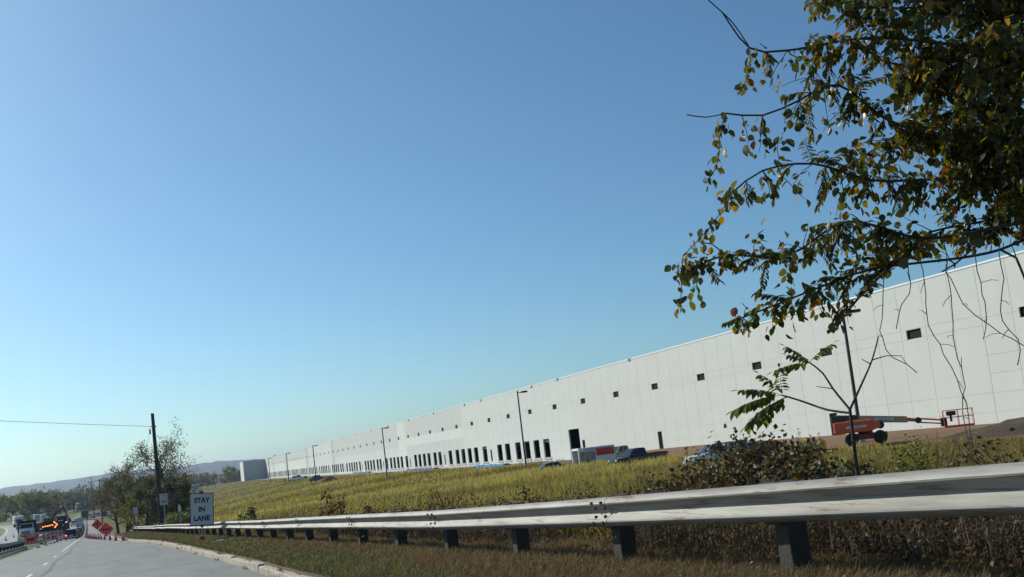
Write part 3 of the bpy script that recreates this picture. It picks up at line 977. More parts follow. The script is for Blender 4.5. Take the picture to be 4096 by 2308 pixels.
up, h = utility_pole(7.1, 111.8, 9.76, 'tall dark utility pole with no crossarm standing before the leafy tree', 0.27, False, 0.0)
mb = MB(); mb.lathe([(0.19, 0), (0.20, 0.02), (0.20, 0.1), (0.19, 0.12)], (0, 0, h - 1.55), 10); mb.box(-0.34, -0.05, h - 1.55, -0.17, 0.05, h - 1.47); mb.box(0.17, -0.04, h - 1.6, 0.30, 0.04, h - 1.45); mb.build('band', MAT_DSTEEL, up)
mb = MB(); mb.lathe([(0.02, -0.35), (0.085, -0.25), (0.095, 0), (0.075, 0.22), (0.02, 0.3)], (-0.42, -0.15, h - 2.05), 8); mb.build('strain_insulator', MAT_DSTEEL, up)
utility_pole(-24.5, 96.3, 12.5, 'dark utility pole beyond the far carriageway carrying the crossing cable', 0.23, False)
wr = MB()
A_, B_ = Vector((6.75, 111.7, 8.28)), Vector((-24.4, 96.3, 11.75))
wr.tube([A_.lerp(B_, k / 16) - Vector((0, 0, 0.12 * (1 - (2 * k / 16 - 1) ** 2))) for k in range(17)], 0.022, 5)
tag(wr.build('cable', MAT_WIRE), 'single dark cable crossing the sky from the utility pole to the left', 'cable')
gw = MB(); gw.tube([(6.68, 111.55, 8.1), (6.55, 112.0, 7.2), (4.7, 134, -4.0)], 0.014, 5)
tag(gw.build('guy_wire', MAT_WIRE), 'thin guy wire slanting down from the utility pole into the trees', 'cable')
pl_ = []
for (x, y, zt, l, rz_) in ((3.1, 330, 5.9, 'utility pole with crossarm nearest the grey trees', 8), (0.9, 430, 6.9, 'middle utility pole with crossarm beside the far road bend', -5), (-1.5, 520, 6.3, 'farthest utility pole with crossarm beyond the roadworks', 4)):
    pl_.append(utility_pole(x, y, zt, l, 0.2, True, 0.0, R(rz_)))
# ================================================================== vehicles
MAT_TYRE = M('tyre_rubber', (0.014, 0.014, 0.015), 0.85, var=0.2)
MAT_RIM = M('wheel_rim', (0.35, 0.35, 0.36), 0.35, metal=0.6)
MAT_GLASS = glassmat()
MAT_TAIL = M('tail_lamp_red', (0.30, 0.012, 0.01), 0.25, var=0.0)
MAT_TAIL_ON = M('lit_brake_lamp', (1.0, 0.16, 0.06), 0.3, var=0.0, emit=2.5)
MAT_HEAD = M('headlamp_glass', (0.75, 0.78, 0.80), 0.12, var=0.0)
MAT_CHROME = M('bright_trim', (0.6, 0.6, 0.61), 0.2, metal=0.8)
MAT_UNDER = M('vehicle_underbody', (0.012, 0.012, 0.012), 0.9)
def paint(name, c):
    return M('vehicle_paint_' + name, c, 0.22, metal=0.1, var=0.02)
def wheel(parent, x, y, r, w, rim=MAT_RIM):
    t = MB(); t.lathe([(r * 0.62, -w / 2), (r * 0.9, -w / 2), (r, -w * 0.36), (r, w * 0.36), (r * 0.9, w / 2), (r * 0.62, w / 2)], (x, y, r), 18, 'x')
    o = t.build('wheel', MAT_TYRE, parent, smooth='auto')
    q = MB(); q.lathe([(r * 0.2, -w * 0.44), (r * 0.62, -w * 0.49), (r * 0.62, w * 0.49), (r * 0.2, w * 0.44)], (x, y, r), 14, 'x')
    q.build('rim', rim, o)
def car(label, loc, rz, col_, kind='sedan', lit=False, group=None, cat='car', L=None, W=None):
    """front at +Y; kinds: sedan, suv, pickup"""
    L = L or {'sedan': 4.6, 'suv': 4.7, 'pickup': 5.6}[kind]
    W = W or {'sedan': 1.8, 'suv': 1.86, 'pickup': 1.95}[kind]
    t = thing({'sedan': 'car', 'suv': 'suv', 'pickup': 'pickup_truck'}[kind], label, cat, loc, rz, group)
    h, w = L / 2, W / 2
    zb = {'sedan': 0.22, 'suv': 0.28, 'pickup': 0.36}[kind]
    belt = {'sedan': 0.93, 'suv': 1.05, 'pickup': 1.12}[kind]
    top = {'sedan': 1.45, 'suv': 1.70, 'pickup': 1.80}[kind]
    hood = belt - (0.10 if kind == 'sedan' else 0.04)
    if kind == 'sedan':
        st_ = [(-h, 0.55, 0.86, 0.80), (-h + 0.12, 0.30, 0.96, 0.95), (-h + 0.9, zb, 1.0, 1.0), (0, zb, 1.0, 0.99), (h - 1.35, zb, 1.0, 0.97), (h - 0.35, zb + 0.03, 0.96, 0.90), (h, 0.40, 0.80, 0.72)]
        zt_ = [belt - 0.08, belt + 0.03, belt, belt, hood + 0.05, hood - 0.08, 0.62]
    else:
        st_ = [(-h, 0.50, 0.93, 0.9), (-h + 0.10, 0.36, 0.98, 0.97), (-h + 0.9, zb, 1.0, 1.0), (0, zb, 1.0, 1.0), (h - 1.3, zb, 1.0, 0.98), (h - 0.25, zb + 0.04, 0.98, 0.94), (h, 0.45, 0.88, 0.84)]
        zt_ = [belt - 0.03, belt, belt, belt, hood, hood - 0.06, hood - 0.25]
    secs = []
    for (y, z0, kw, kt), zt in zip(st_, zt_):
        a, b = w * kw, w * kt
        secs.append([(-a * 0.94, y, z0), (-a, y, z0 + 0.14), (-a, y, zt - 0.16), (-b * 0.97, y, zt - 0.03), (-b * 0.86, y, zt), (b * 0.86, y, zt), (b * 0.97, y, zt - 0.03), (a, y, zt - 0.16), (a, y, z0 + 0.14), (a * 0.94, y, z0)])
    body = MB().loft(secs)
    bo = body.build('body', col_, t, smooth='auto')
    # greenhouse
    if kind == 'sedan': g0, g1, g2, g3 = -h + 0.75, -h + 1.45, 0.35, 1.25
    elif kind == 'suv': g0, g1, g2, g3 = -h + 0.06, -h + 0.38, 0.45, 1.15
    else: g0, g1, g2, g3 = -0.55, -0.40, 0.75, 1.45
    bw, tw = w * 0.93, w * 0.74
    def ring(y, z, ww): return [(-ww, y, z), (ww, y, z)]
    cab = MB()
    c8 = [(-bw, g0, belt - 0.03), (bw, g0, belt - 0.03), (bw, g3, belt - 0.03), (-bw, g3, belt - 0.03), (-tw, g1, top), (tw, g1, top), (tw, g2, top), (-tw, g2, top)]
    ym = (g1 + g2) / 2
    cab.add(c8 + [(-tw * 0.96, ym, top + 0.035), (tw * 0.96, ym, top + 0.035)], [(0, 1, 5, 4), (1, 2, 6, 9, 5), (2, 3, 7, 6), (3, 0, 4, 8, 7), (4, 5, 9, 8), (8, 9, 6, 7)])
    ro = cab.build('roof', col_, t)
    def pane(nm, a, b, c, d, off):
        a, b, c, d = Vector(a), Vector(b), Vector(c), Vector(d)
        n = Vector(off)
        m_ = (a + b + c + d) / 4
        q = [m_ + (v - m_) * 0.88 + n * 0.012 for v in (a, b, c, d)]
        mb = MB(); mb.add([v for v in q] + [v - n * 0.02 for v in q], [(0, 1, 2, 3), (0, 4, 5, 1), (1, 5, 6, 2), (2, 6, 7, 3), (3, 7, 4, 0)]); mb.build(nm, MAT_GLASS, t)
    pane('rear_window', c8[0], c8[1], c8[5], c8[4], (0, -1, 0.4))
    pane('windscreen', c8[2], c8[3], c8[7], c8[6], (0, 0.8, 0.6))
    mid = 0.5
    for s_, i0, i1, i2, i3 in ((1, 1, 2, 6, 5), (-1, 0, 3, 7, 4)):
        P0, P1, P2, P3 = [Vector(c8[q]) for q in (i0, i1, i2, i3)]
        for f0, f1 in ((0.0, 0.5), (0.5, 1.0)):
            pane('side_window', P0.lerp(P1, f0), P0.lerp(P1, f1), P3.lerp(P2, f1), P3.lerp(P2, f0), (s_, 0, 0.25))
        mb = MB(); mb.bbox(s_ * (w + 0.02) - 0.09, g3 - 0.35, belt, s_ * (w + 0.02) + 0.09, g3 - 0.2, belt + 0.15, 0.02); mb.build('mirror', col_, t)
    if kind == 'pickup':
        bed = MB()
        bed.box(-w, -h + 0.02, belt - 0.02, -w + 0.09, g0 - 0.03, belt + 0.09); bed.box(w - 0.09, -h + 0.02, belt - 0.02, w, g0 - 0.03, belt + 0.09)
        bed.box(-w + 0.09, -h + 0.02, belt - 0.02, w - 0.09, -h + 0.10, belt + 0.09)
        bed.build('bed_side', col_, t)
    for s_ in (-1, 1):
        lm = MAT_TAIL_ON if (lit and s_ == -1) else MAT_TAIL
        mb = MB(); mb.bbox(s_ * w * 0.80 - 0.13, -h - 0.015, belt - 0.32, s_ * w * 0.80 + 0.13, -h + 0.12, belt - 0.12, 0.02); mb.build('tail_lamp', lm, t)
        mb = MB(); mb.bbox(s_ * w * 0.72 - 0.16, h - 0.16, hood - 0.32, s_ * w * 0.72 + 0.16, h + 0.0, hood - 0.16, 0.02); mb.build('headlamp', MAT_HEAD, t)
    mb = MB(); mb.bbox(-w * 0.9, -h - 0.06, 0.42, w * 0.9, -h + 0.1, 0.58, 0.03); mb.build('bumper', col_ if kind == 'sedan' else MAT_CHROME, t)
    mb = MB(); mb.bbox(-w * 0.9, h - 0.12, 0.38, w * 0.9, h + 0.06, 0.55, 0.03); mb.build('bumper', col_ if kind == 'sedan' else MAT_CHROME, t)
    mb = MB(); mb.box(-0.26, -h - 0.03, 0.66, 0.26, -h - 0.005, 0.8); mb.build('number_plate', M('number_plate', (0.6, 0.6, 0.55), 0.5), t)
    mb = MB(); mb.box(-w * 0.85, -h + 0.25, zb - 0.05, w * 0.85, h - 0.25, zb + 0.1); mb.build('underbody', MAT_UNDER, t)
    r_ = 0.33 if kind == 'sedan' else 0.38
    for s_ in (-1, 1):
        for y_ in (-h + 0.95, h - 0.9):
            wheel(t, s_ * (w - 0.10), y_, r_, 0.23)
    return t
def truck(label, loc, rz, cab_c, body_c, kind, group=None, L=7.0, box_h=2.4, hood=True, name='truck', lit=False):
    """front at +Y. kind 'dump' tipper body, 'box' van body, 'tank' tank body"""
    t = thing(name, label, 'truck', loc, rz, group)
    h = L / 2
    ch = MB(); ch.box(-0.45, -h + 0.1, 0.62, 0.45, h - 0.6, 0.86); ch.build('chassis', MAT_UNDER, t)
    cb = MB()
    if hood:
        cb.bbox(-0.95, h - 2.5, 0.75, 0.95, h - 1.2, 1.75, 0.06)
        cb.loft([[(-0.93, h - 1.2, 1.73), (0.93, h - 1.2, 1.73), (0.78, h - 1.55, 2.5), (-0.78, h - 1.55, 2.5)][i:] + [(-0.93, h - 1.2, 1.73), (0.93, h - 1.2, 1.73), (0.78, h - 1.55, 2.5), (-0.78, h - 1.55, 2.5)][:i] for i in (0,)] + [[(-0.93, h - 2.5, 1.73), (0.93, h - 2.5, 1.73), (0.8, h - 2.45, 2.5), (-0.8, h - 2.45, 2.5)]])
        cb.bbox(-0.78, h - 1.25, 0.85, 0.78, h - 0.05, 1.62, 0.09)
        cb.bbox(-1.08, h - 1.1, 0.65, -0.74, h - 0.15, 1.22, 0.08); cb.bbox(0.74, h - 1.1, 0.65, 1.08, h - 0.15, 1.22, 0.08)
        wy, wz0, wz1 = h - 1.36, 1.8, 2.44
        gz = (0.95, 1.5)
    else:
        cb.loft([[(-1.0, h - 0.05, 0.6), (1.0, h - 0.05, 0.6), (1.0, h, 1.35), (0.9, h - 0.45, 2.3), (-0.9, h - 0.45, 2.3), (-1.0, h, 1.35)], [(-1.0, h - 1.7, 0.6), (1.0, h - 1.7, 0.6), (1.0, h - 1.7, 1.35), (0.92, h - 1.7, 2.3), (-0.92, h - 1.7, 2.3), (-1.0, h - 1.7, 1.35)]])
        wy, wz0, wz1 = h - 0.2, 1.42, 2.2
        gz = (0.7, 1.2)
    cb.build('cab', cab_c, t)
    sl = (0.34 / 0.75) if hood else 0.47
    mb = MB(); y0 = (h - 1.22) if hood else (h + 0.0)
    dz0 = 0.06
    q = [(-0.82, y0 - sl * dz0 + 0.015, wz0), (0.82, y0 - sl * dz0 + 0.015, wz0), (0.74, y0 - sl * (wz1 - wz0 + dz0) + 0.02, wz1), (-0.74, y0 - sl * (wz1 - wz0 + dz0) + 0.02, wz1)]
    mb.add(q + [(a, b - 0.03, c) for a, b, c in q], [(0, 1, 2, 3), (0, 4, 5, 1), (1, 5, 6, 2), (2, 6, 7, 3), (3, 7, 4, 0)]); mb.build('windscreen', MAT_GLASS, t)
    for s_ in (-1, 1):
        mb = MB(); mb.box(s_ * 0.94 - 0.012, h - 2.3 if hood else h - 1.5, wz0 + 0.02, s_ * 0.94 + 0.012, h - 1.55 if hood else h - 0.6, wz1 - 0.08); mb.build('side_window', MAT_GLASS, t)
        mb = MB(); mb.bbox(s_ * 1.25 - 0.06, wy - 0.1, 1.75, s_ * 1.25 + 0.06, wy, 2.2, 0.02); mb.box(min(s_ * 0.9, s_ * 1.25), wy - 0.06, 2.1, max(s_ * 0.9, s_ * 1.25), wy - 0.03, 2.13); mb.build('mirror', MAT_UNDER, t)
        mb = MB(); mb.lathe([(0.1, 0), (0.1, 0.04), (0.06, 0.06)], (s_ * 0.88, h - 0.1, 1.05), 10, 'y'); mb.build('headlamp', MAT_TAIL_ON if False else MAT_HEAD, t)
    mb = MB()
    for k in range(6):
        mb.box(-0.55, h - 0.045, gz[0] + k * (gz[1] - gz[0]) / 6, 0.55, h + 0.012, gz[0] + (k + 0.6) * (gz[1] - gz[0]) / 6)
    mb.build('grille', MAT_UNDER, t)
    mb = MB(); mb.bbox(-1.12, h + 0.0, 0.42, 1.12, h + 0.16, 0.68, 0.03); mb.build('bumper', MAT_UNDER if cab_c != MATS.get('vehicle_paint_white') else MAT_CHROME, t)
    b1 = h - (2.6 if hood else 1.8)
    if kind == 'dump':
        bd = MB()
        bd.box(-1.2, -h, 0.95, 1.2, b1, 1.05)
        for s_ in (-1, 1):
            bd.prism([(-h, 1.05), (b1, 1.05), (b1, 1.05 + box_h * 0.75), (-h, 1.05 + box_h * 0.62)], s_ * 1.2 - 0.05, s_ * 1.2 + 0.05, 'x')
            for k in range(5):
                yk = -h + 0.3 + k * (b1 + h - 0.5) / 4
                bd.box(s_ * 1.25 - 0.04, yk, 1.0, s_ * 1.25 + 0.04, yk + 0.1, 1.0 + box_h * 0.62)
        bd.box(-1.15, -h, 1.05, 1.15, -h + 0.07, 1.05 + box_h * 0.6)
        bd.prism([(b1, 1.05), (b1 + 0.06, 1.05), (b1 + 0.06, 1.05 + box_h), (b1 + 0.9, 1.12 + box_h), (b1 + 0.9, 1.18 + box_h), (b1, 1.1 + box_h)], -1.2, 1.2, 'x')
        bd.build('dump_body', body_c, t)
    elif kind == 'box':
        bd = MB(); bd.bbox(-1.22, -h, 0.95, 1.22, b1 - 0.05, 0.95 + box_h, 0.03); bo = bd.build('van_body', body_c, t)
        if not hood:
            mb = MB(); mb.bbox(-1.2, b1 - 0.04, 2.45, 1.2, h - 0.5, 0.95 + box_h, 0.08); mb.build('overcab_body', body_c, t)
        mb = MB(); mb.box(-1.1, -h - 0.02, 1.0, 1.1, -h - 0.005, 0.85 + box_h); mb.build('roller_door', body_c, t)
    else:
        bd = MB(); bd.loft([[(1.15 * k * math.cos(2 * math.pi * i / 18), y_, 2.05 + 1.05 * k * math.sin(2 * math.pi * i / 18)) for i in range(18)] for y_, k in ((-h, 0.82), (-h + 0.12, 0.98), (-h + 0.3, 1.0), (b1 - 0.2, 1.0), (b1 - 0.05, 0.9))]); bd.build('tank', body_c, t, smooth='auto')
    for s_ in (-1, 1):
        mb = MB(); mb.box(s_ * 0.95 - 0.12, -h - 0.05, 0.72, s_ * 0.95 + 0.12, -h + 0.03, 0.86); mb.build('tail_lamp', MAT_TAIL, t)
        wheel(t, s_ * 0.98, h - 0.8 if hood else h - 0.95, 0.5, 0.3)
        for y_ in (-h + 0.9, -h + 2.0):
            wheel(t, s_ * 0.90, y_, 0.5, 0.5)
    return t
def zr(y): return float(zroad(y)) + 0.01
# queue in the open lane
PB, PD, PG, PW_, PS = paint('black', (0.010, 0.011, 0.012)), paint('dark_green', (0.018, 0.028, 0.027)), paint('grey', (0.10, 0.105, 0.11)), paint('white', (0.72, 0.73, 0.72)), paint('silver', (0.50, 0.51, 0.52))
Q = [(-3.15, 166.5, PD, 'suv', 'dark green estate car with its left brake lamp lit, last in the queue', True),
     (-2.9, 181, PB, 'sedan', 'black car second in the queue of stopped traffic', False),
     (-2.75, 195, paint('blue_black', (0.014, 0.017, 0.024)), 'suv', 'blue black suv third in the queue of stopped traffic', False),
     (-2.75, 214, PB, 'sedan', 'black car fourth in the queue, ahead of the suv', False),
     (-2.75, 232, PG, 'sedan', 'grey car fifth in the queue of stopped traffic', False),
     (-2.8, 252, PG, 'suv', 'grey suv sixth in the queue of stopped traffic', False),
     (-2.9, 277, paint('red', (0.16, 0.02, 0.02)), 'sedan', 'dark red car seventh in the queue of stopped traffic', False),
     (-3.0, 300, PS, 'suv', 'silver suv just behind the grey tank truck in the queue', False),
     (-5.6, 352, PW_, 'pickup', 'white pickup in the left lane beside the tank truck', False),
     (-5.2, 392, PS, 'suv', 'silver suv far up the road left of the dark truck', False)]
for x, y, c, kd, lb, lit in Q:
    car(lb, (x, y, zr(y)), R(random.uniform(-1.5, 1.5)), c, kd, lit, 'vehicles queued in the open lane')
truck('grey blue tank truck high above the queued cars', (-3.6, 335, zr(335)), 0, PW_, M('tank_grey_blue', (0.30, 0.35, 0.40), 0.4), 'tank', L=8, name='tank_truck')
truck('dark tall box truck parked in the closed lane beyond the workers', (-2.6, 424, zr(424)), 0, PB, M('dark_box_body', (0.02, 0.021, 0.022), 0.6), 'box', L=8.5, box_h=3.0, name='box_truck')
truck('white cab dump truck with black body facing the camera across the median', (-8.45, 151, float(opz(0, 151)) + 0.01), R(178), PW_, M('black_dump_body', (0.02, 0.02, 0.021), 0.6), 'dump', L=6.6, box_h=1.75, name='dump_truck')
truck('white over-cab box truck coming round the far bend', (-19.6, 308, float(opz(0, 308)) + 0.01), R(188), paint('pale_blue', (0.45, 0.55, 0.60)), M('pale_box_body', (0.66, 0.70, 0.72), 0.5), 'box', hood=False, L=7.5, box_h=2.3, name='box_truck')
truck('dark dump truck with rust red sides in the roadworks', (-6.4, 203, zr(203)), R(0), PW_, M('dark_rust_body', (0.06, 0.022, 0.016), 0.7, var=0.25), 'dump', L=7.5, box_h=2.3, name='dump_truck')
truck('tall dark dump truck beyond the excavator', (-6.0, 233, zr(233)), 0, PB, M('dark_dump_body', (0.022, 0.022, 0.024), 0.7), 'dump', L=8, box_h=3.4, name='dump_truck')

# ---- excavator
ex = thing('excavator', 'dark excavator with raised boom working in the median', 'excavator', (-8.6, 216, zg(-8.6, 216) + 0.0), R(-75))
EXY = M('excavator_paint', (0.10, 0.055, 0.02), 0.5, var=0.2, dirt=(0.04, 0.03, 0.02))
for s_ in (-1, 1):
    mb = MB(); mb.prism([(-1.9, 0.35), (-1.6, 0.05), (1.6, 0.05), (1.9, 0.35), (1.7, 0.78), (-1.7, 0.78)], s_ * 1.05 - 0.28, s_ * 1.05 + 0.28, 'x'); mb.build('track', MAT_TYRE, ex)
mb = MB(); mb.bbox(-1.3, -2.1, 0.95, 1.3, 1.1, 1.9, 0.1); mb.bbox(-1.25, -2.2, 1.1, 1.25, -1.2, 2.2, 0.12); mb.lathe([(0.7, 0.75), (0.7, 0.96)], n=14); mb.build('house', EXY, ex)
mb = MB(); mb.bbox(-1.25, -0.5, 1.9, -0.35, 1.2, 2.9, 0.06); mb.build('cab', EXY, ex)
mb = MB(); mb.box(-1.27, -0.3, 2.05, -1.24, 1.0, 2.75); mb.box(-1.15, 1.19, 2.0, -0.45, 1.22, 2.75); mb.build('cab_glass', MAT_GLASS, ex)
mb = MB(); mb.tube([(0, 0.8, 1.7), (0, 1.8, 3.6), (0, 3.3, 4.75)], [0.26, 0.3, 0.2], 6); mb.tube([(0, 1.2, 1.4), (0, 2.1, 3.3)], 0.09, 8); mb.build('boom', MAT_DSTEEL, ex)
mb = MB(); mb.tube([(0, 3.0, 5.0), (0, 3.5, 4.5), (0, 4.2, 2.4)], [0.18, 0.24, 0.14], 6); mb.build('stick', MAT_DSTEEL, ex)
mb = MB(); mb.prism([(4.0, 2.5), (4.5, 2.4), (4.75, 1.7), (4.3, 1.25), (3.7, 1.5), (3.9, 1.7), (4.2, 1.75)], -0.5, 0.5, 'x'); mb.build('bucket', MAT_DSTEEL, ex)

# ---- cones
MAT_CONE = M('cone_orange', (0.62, 0.05, 0.03), 0.6, var=0.1, dirt=(0.2, 0.05, 0.03), dirt_amt=0.4, dirt_scale=5)
MAT_COLLAR = M('reflective_collar', (0.70, 0.70, 0.70), 0.4)
def cone():
    t = thing('traffic_cone', '', 'traffic cone', group='traffic cones closing the right lane')
    mb = MB(); mb.bbox(-0.18, -0.18, 0.0, 0.18, 0.18, 0.035, 0.01); mb.build('base', M('cone_base_black', (0.03, 0.012, 0.01), 0.8), t)
    mb = MB(); mb.lathe([(0.145, 0.035), (0.13, 0.06), (0.035, 0.70), (0.03, 0.715), (0.02, 0.71)], n=14); bd = mb.build('cone_body', MAT_CONE, t, smooth='auto')
    for z0, z1 in ((0.36, 0.45), (0.52, 0.62)):
        rr0 = lambda z: 0.13 - (z - 0.06) * (0.095 / 0.64) + 0.003
        mb = MB(); mb.lathe([(rr0(z0), z0), (rr0(z1), z1)], n=14); mb.build('collar', MAT_COLLAR, bd)
    return t
c0 = cone()
taper = [(2.18, 81.5), (1.78, 89), (1.43, 96.5), (1.06, 106.6), (0.77, 113.7), (0.55, 119), (0.31, 122.7), (0.1, 127), (-0.1, 131.5), (-0.3, 136.5), (-0.5, 142.5), (-0.72, 149), (-0.9, 155.5), (-1.0, 163)]
ordn = ['nearest', 'second', 'third', 'fourth', 'fifth', 'sixth', 'seventh', 'eighth', 'ninth', 'tenth', 'eleventh', 'twelfth', 'thirteenth', 'fourteenth']
first = True
def put_cone(x, y, z, lab, grp):
    global first
    o = c0 if first else copy_tree(c0)
    first = False
    o.location = (x, y, z); o.rotation_euler = (R(random.uniform(-2, 2)), R(random.uniform(-2, 2)), random.uniform(0, 3))
    o['label'] = lab; o['group'] = grp
for (x, y), nm in zip(taper, ordn):
    put_cone(x, y, zr(y), 'orange cone with white bands, %s from the right kerb in the tapering row' % nm, 'cones tapering across the closed lane')
y = 172.0; k = 0
while y < 392:
    x = -1.05 - 0.0032 * (y - 172) + 0.12 * math.sin(y * 0.1)
    put_cone(x, y, zr(y), 'orange cone in the long line receding beside the queued cars', 'cones receding beside the queue')
    y += 9.5
put_cone(-12.9, 172, float(opz(0, 172)) + 0.01, 'orange cone on the far carriageway, nearer of the two by the white truck', 'cones on the far carriageway')
put_cone(-13.4, 196, float(opz(0, 196)) + 0.01, 'orange cone on the far carriageway, farther of the two by the white truck', 'cones on the far carriageway')

# ---- orange diamond signs
def arrow_poly(L, hw, hl, hh):
    return [(-L / 2, -hw), (L / 2 - hl, -hw), (L / 2 - hl, -hh), (L / 2, 0), (L / 2 - hl, hh), (L / 2 - hl, hw), (-L / 2, hw)]
def diamond(x, y, cz, label, kind):
    z0 = zr(y)
    t = thing('work_zone_sign', label, 'sign', (x, y, z0), rz=R(random.uniform(-6, 2)), group='orange diamond warning signs')
    c = cz - z0
    mb = MB(); mb.prism([(px_ * 0.86, c + pz_ * 0.86) for px_, pz_ in ((0, -1), (0.07, -0.97), (0.97, -0.07), (1, 0), (0.97, 0.07), (0.07, 0.97), (0, 1), (-0.07, 0.97), (-0.97, 0.07), (-1, 0), (-0.97, -0.07), (-0.07, -0.97))], 0, 0.006, 'y')
    p = mb.build('panel', MAT_ORANGE, t)
    o = [(0, -0.80), (0.80, 0), (0, 0.80), (-0.80, 0)]; i = [(0, -0.765), (0.765, 0), (0, 0.765), (-0.765, 0)]
    mb = MB(); mb.add([(a, -0.003, c + b) for a, b in o] + [(a, -0.003, c + b) for a, b in i], [(k, (k + 1) % 4, 4 + (k + 1) % 4, 4 + k) for k in range(4)]); mb.build('border', MAT_BLACK, p)
    mb = MB()
    if kind == 'left':
        mb.prism([(-a, c + b) for a, b in arrow_poly(1.0, 0.085, 0.3, 0.2)], -0.006, -0.002, 'y')
    else:
        mb.prism([(b + 0.05, c + a) for a, b in arrow_poly(0.95, 0.075, 0.3, 0.19)], -0.006, -0.002, 'y')
        mb.box(-0.52, -0.007, c - 0.02, -0.05, -0.003, c + 0.09); mb.box(0.16, -0.007, c - 0.02, 0.5, -0.003, c + 0.09)
        mb.prism([(-0.55, c - 0.09), (-0.36, c + 0.035), (-0.55, c + 0.16)], -0.0075, -0.002, 'y')
    mb.build('symbol', MAT_BLACK, p)
    mb = MB(); mb.tube([(0, 0.03, 0.15), (0, 0.03, c + 0.7)], 0.02, 6)
    for a in (30, 150, 210, 330):
        mb.tube([(0, 0.03, 0.2), (0.55 * math.cos(R(a)), 0.03 + 0.55 * math.sin(R(a)), 0.01)], 0.016, 6)
    mb.build('stand', MAT_STEEL, t)
diamond(1.46, 123.0, -3.07, 'orange diamond sign with black left arrow, in front of the other', 'left')
diamond(0.72, 165.0, -3.65, 'orange diamond sign with black upright arrow symbol, behind the other', 'up')
# ---- barricades with orange arrow plates
MAT_STRIPE_R = M('barricade_red', (0.50, 0.05, 0.035), 0.6, var=0.1)
MAT_STRIPE_W = M('barricade_white', (0.45, 0.43, 0.41), 0.6, var=0.08)
def barricade(x, y, label, arrow=True, w=1.9, rz_=0.0, z=None, ao=0.0):
    z0 = zr(y) if z is None else z
    t = thing('barricade', label, 'barricade', (x, y, z0), rz=rz_, group='striped barricades along the yellow line')
    for q in (0.50, 0.98, 1.46):
        r_ = MB(); r_.box(-w / 2, 0, q, w / 2, 0.03, q + 0.22); rail = r_.build('rail', MAT_STRIPE_W, t)
        sb = MB()
        n = int(w / 0.32)
        for k in range(n):
            x0 = -w / 2 + k * 0.32 + 0.02
            sb.add([(x0, -0.003, q + 0.22), (x0 + 0.15, -0.003, q + 0.22), (min(x0 + 0.31, w / 2), -0.003, q), (min(x0 + 0.16, w / 2), -0.003, q)], [(0, 1, 2, 3)])
        sb.build('stripes', MAT_STRIPE_R, rail)
    for s_ in (-1, 1):
        mb = MB(); mb.box(s_ * (w / 2 - 0.2) - 0.025, 0.032, 0.05, s_ * (w / 2 - 0.2) + 0.025, 0.08, 1.72); mb.box(s_ * (w / 2 - 0.2) - 0.03, -0.7, 0.0, s_ * (w / 2 - 0.2) + 0.03, 0.8, 0.06); mb.build('leg', M('pale_leg_steel', (0.6, 0.61, 0.62), 0.5), t)
        mb = MB(); mb.bbox(s_ * (w / 2 - 0.2) - 0.2, -0.6, 0.062, s_ * (w / 2 - 0.2) + 0.2, -0.15, 0.2, 0.05); mb.build('sandbag', M('sandbag_white', (0.62, 0.62, 0.60), 0.8), t)
    if arrow:
        mb = MB(); mb.box(-0.61 + ao, -0.03, 0.72, 0.61 + ao, -0.012, 1.36); p = mb.build('arrow_plate', MAT_ORANGE, t)
        mb = MB(); mb.prism([(a + ao, 1.04 + b) for a, b in arrow_poly(0.9, 0.075, 0.32, 0.19)], -0.036, -0.031, 'y'); mb.build('symbol', MAT_BLACK, p)
    return t
barricade(-6.35, 116.0, 'striped barricade with orange right arrow plate, nearest at the rail end', w=2.0, rz_=R(-8))
for x, y, lb, ar in ((-6.15, 127, 'striped barricade behind the nearest arrow plate', False), (-6.05, 138, 'striped barricade between the first two arrow plates', False), (-6.0, 150, 'striped barricade with the small middle orange arrow plate', True), (-5.95, 163, 'striped barricade short of the farthest arrow plate', False), (-5.75, 178, 'striped barricade with the farthest orange arrow plate', True)):
    barricade(x, y, lb, ar, w=2.2, rz_=R(-4))
# ---- channelising drums
def drum(x, y, label, z=None, grp='striped drums by the queue'):
    t = thing('drum', label, 'drum', (x, y, zr(y) if z is None else z), group=grp)
    mb = MB(); mb.lathe([(0.30, 0), (0.30, 0.07), (0.25, 0.08)], n=14); mb.build('base', MAT_TYRE, t)
    for k in range(5):
        z0 = 0.08 + k * 0.18
        mb = MB(); r0, r1 = 0.25 - k * 0.012, 0.25 - (k + 1) * 0.012; mb.lathe([(r0, z0), (r1, z0 + 0.18)], n=14); mb.build('band', MAT_CONE if k % 2 == 0 else MAT_COLLAR, t)
    mb = MB(); mb.box(-0.1, -0.02, 0.98, 0.1, 0.02, 1.06); mb.build('handle', MAT_CONE, t)
for x, y, lb in ((-5.0, 172, 'striped drum left of the last queued car, nearer'), (-4.85, 184, 'striped drum left of the last queued car, farther'), (-5.0, 204, 'striped drum beside the third queued car'), (-5.0, 222, 'striped drum beside the fourth queued car'), (-5.1, 243, 'striped drum beside the grey queued car')):
    drum(x, y, lb)
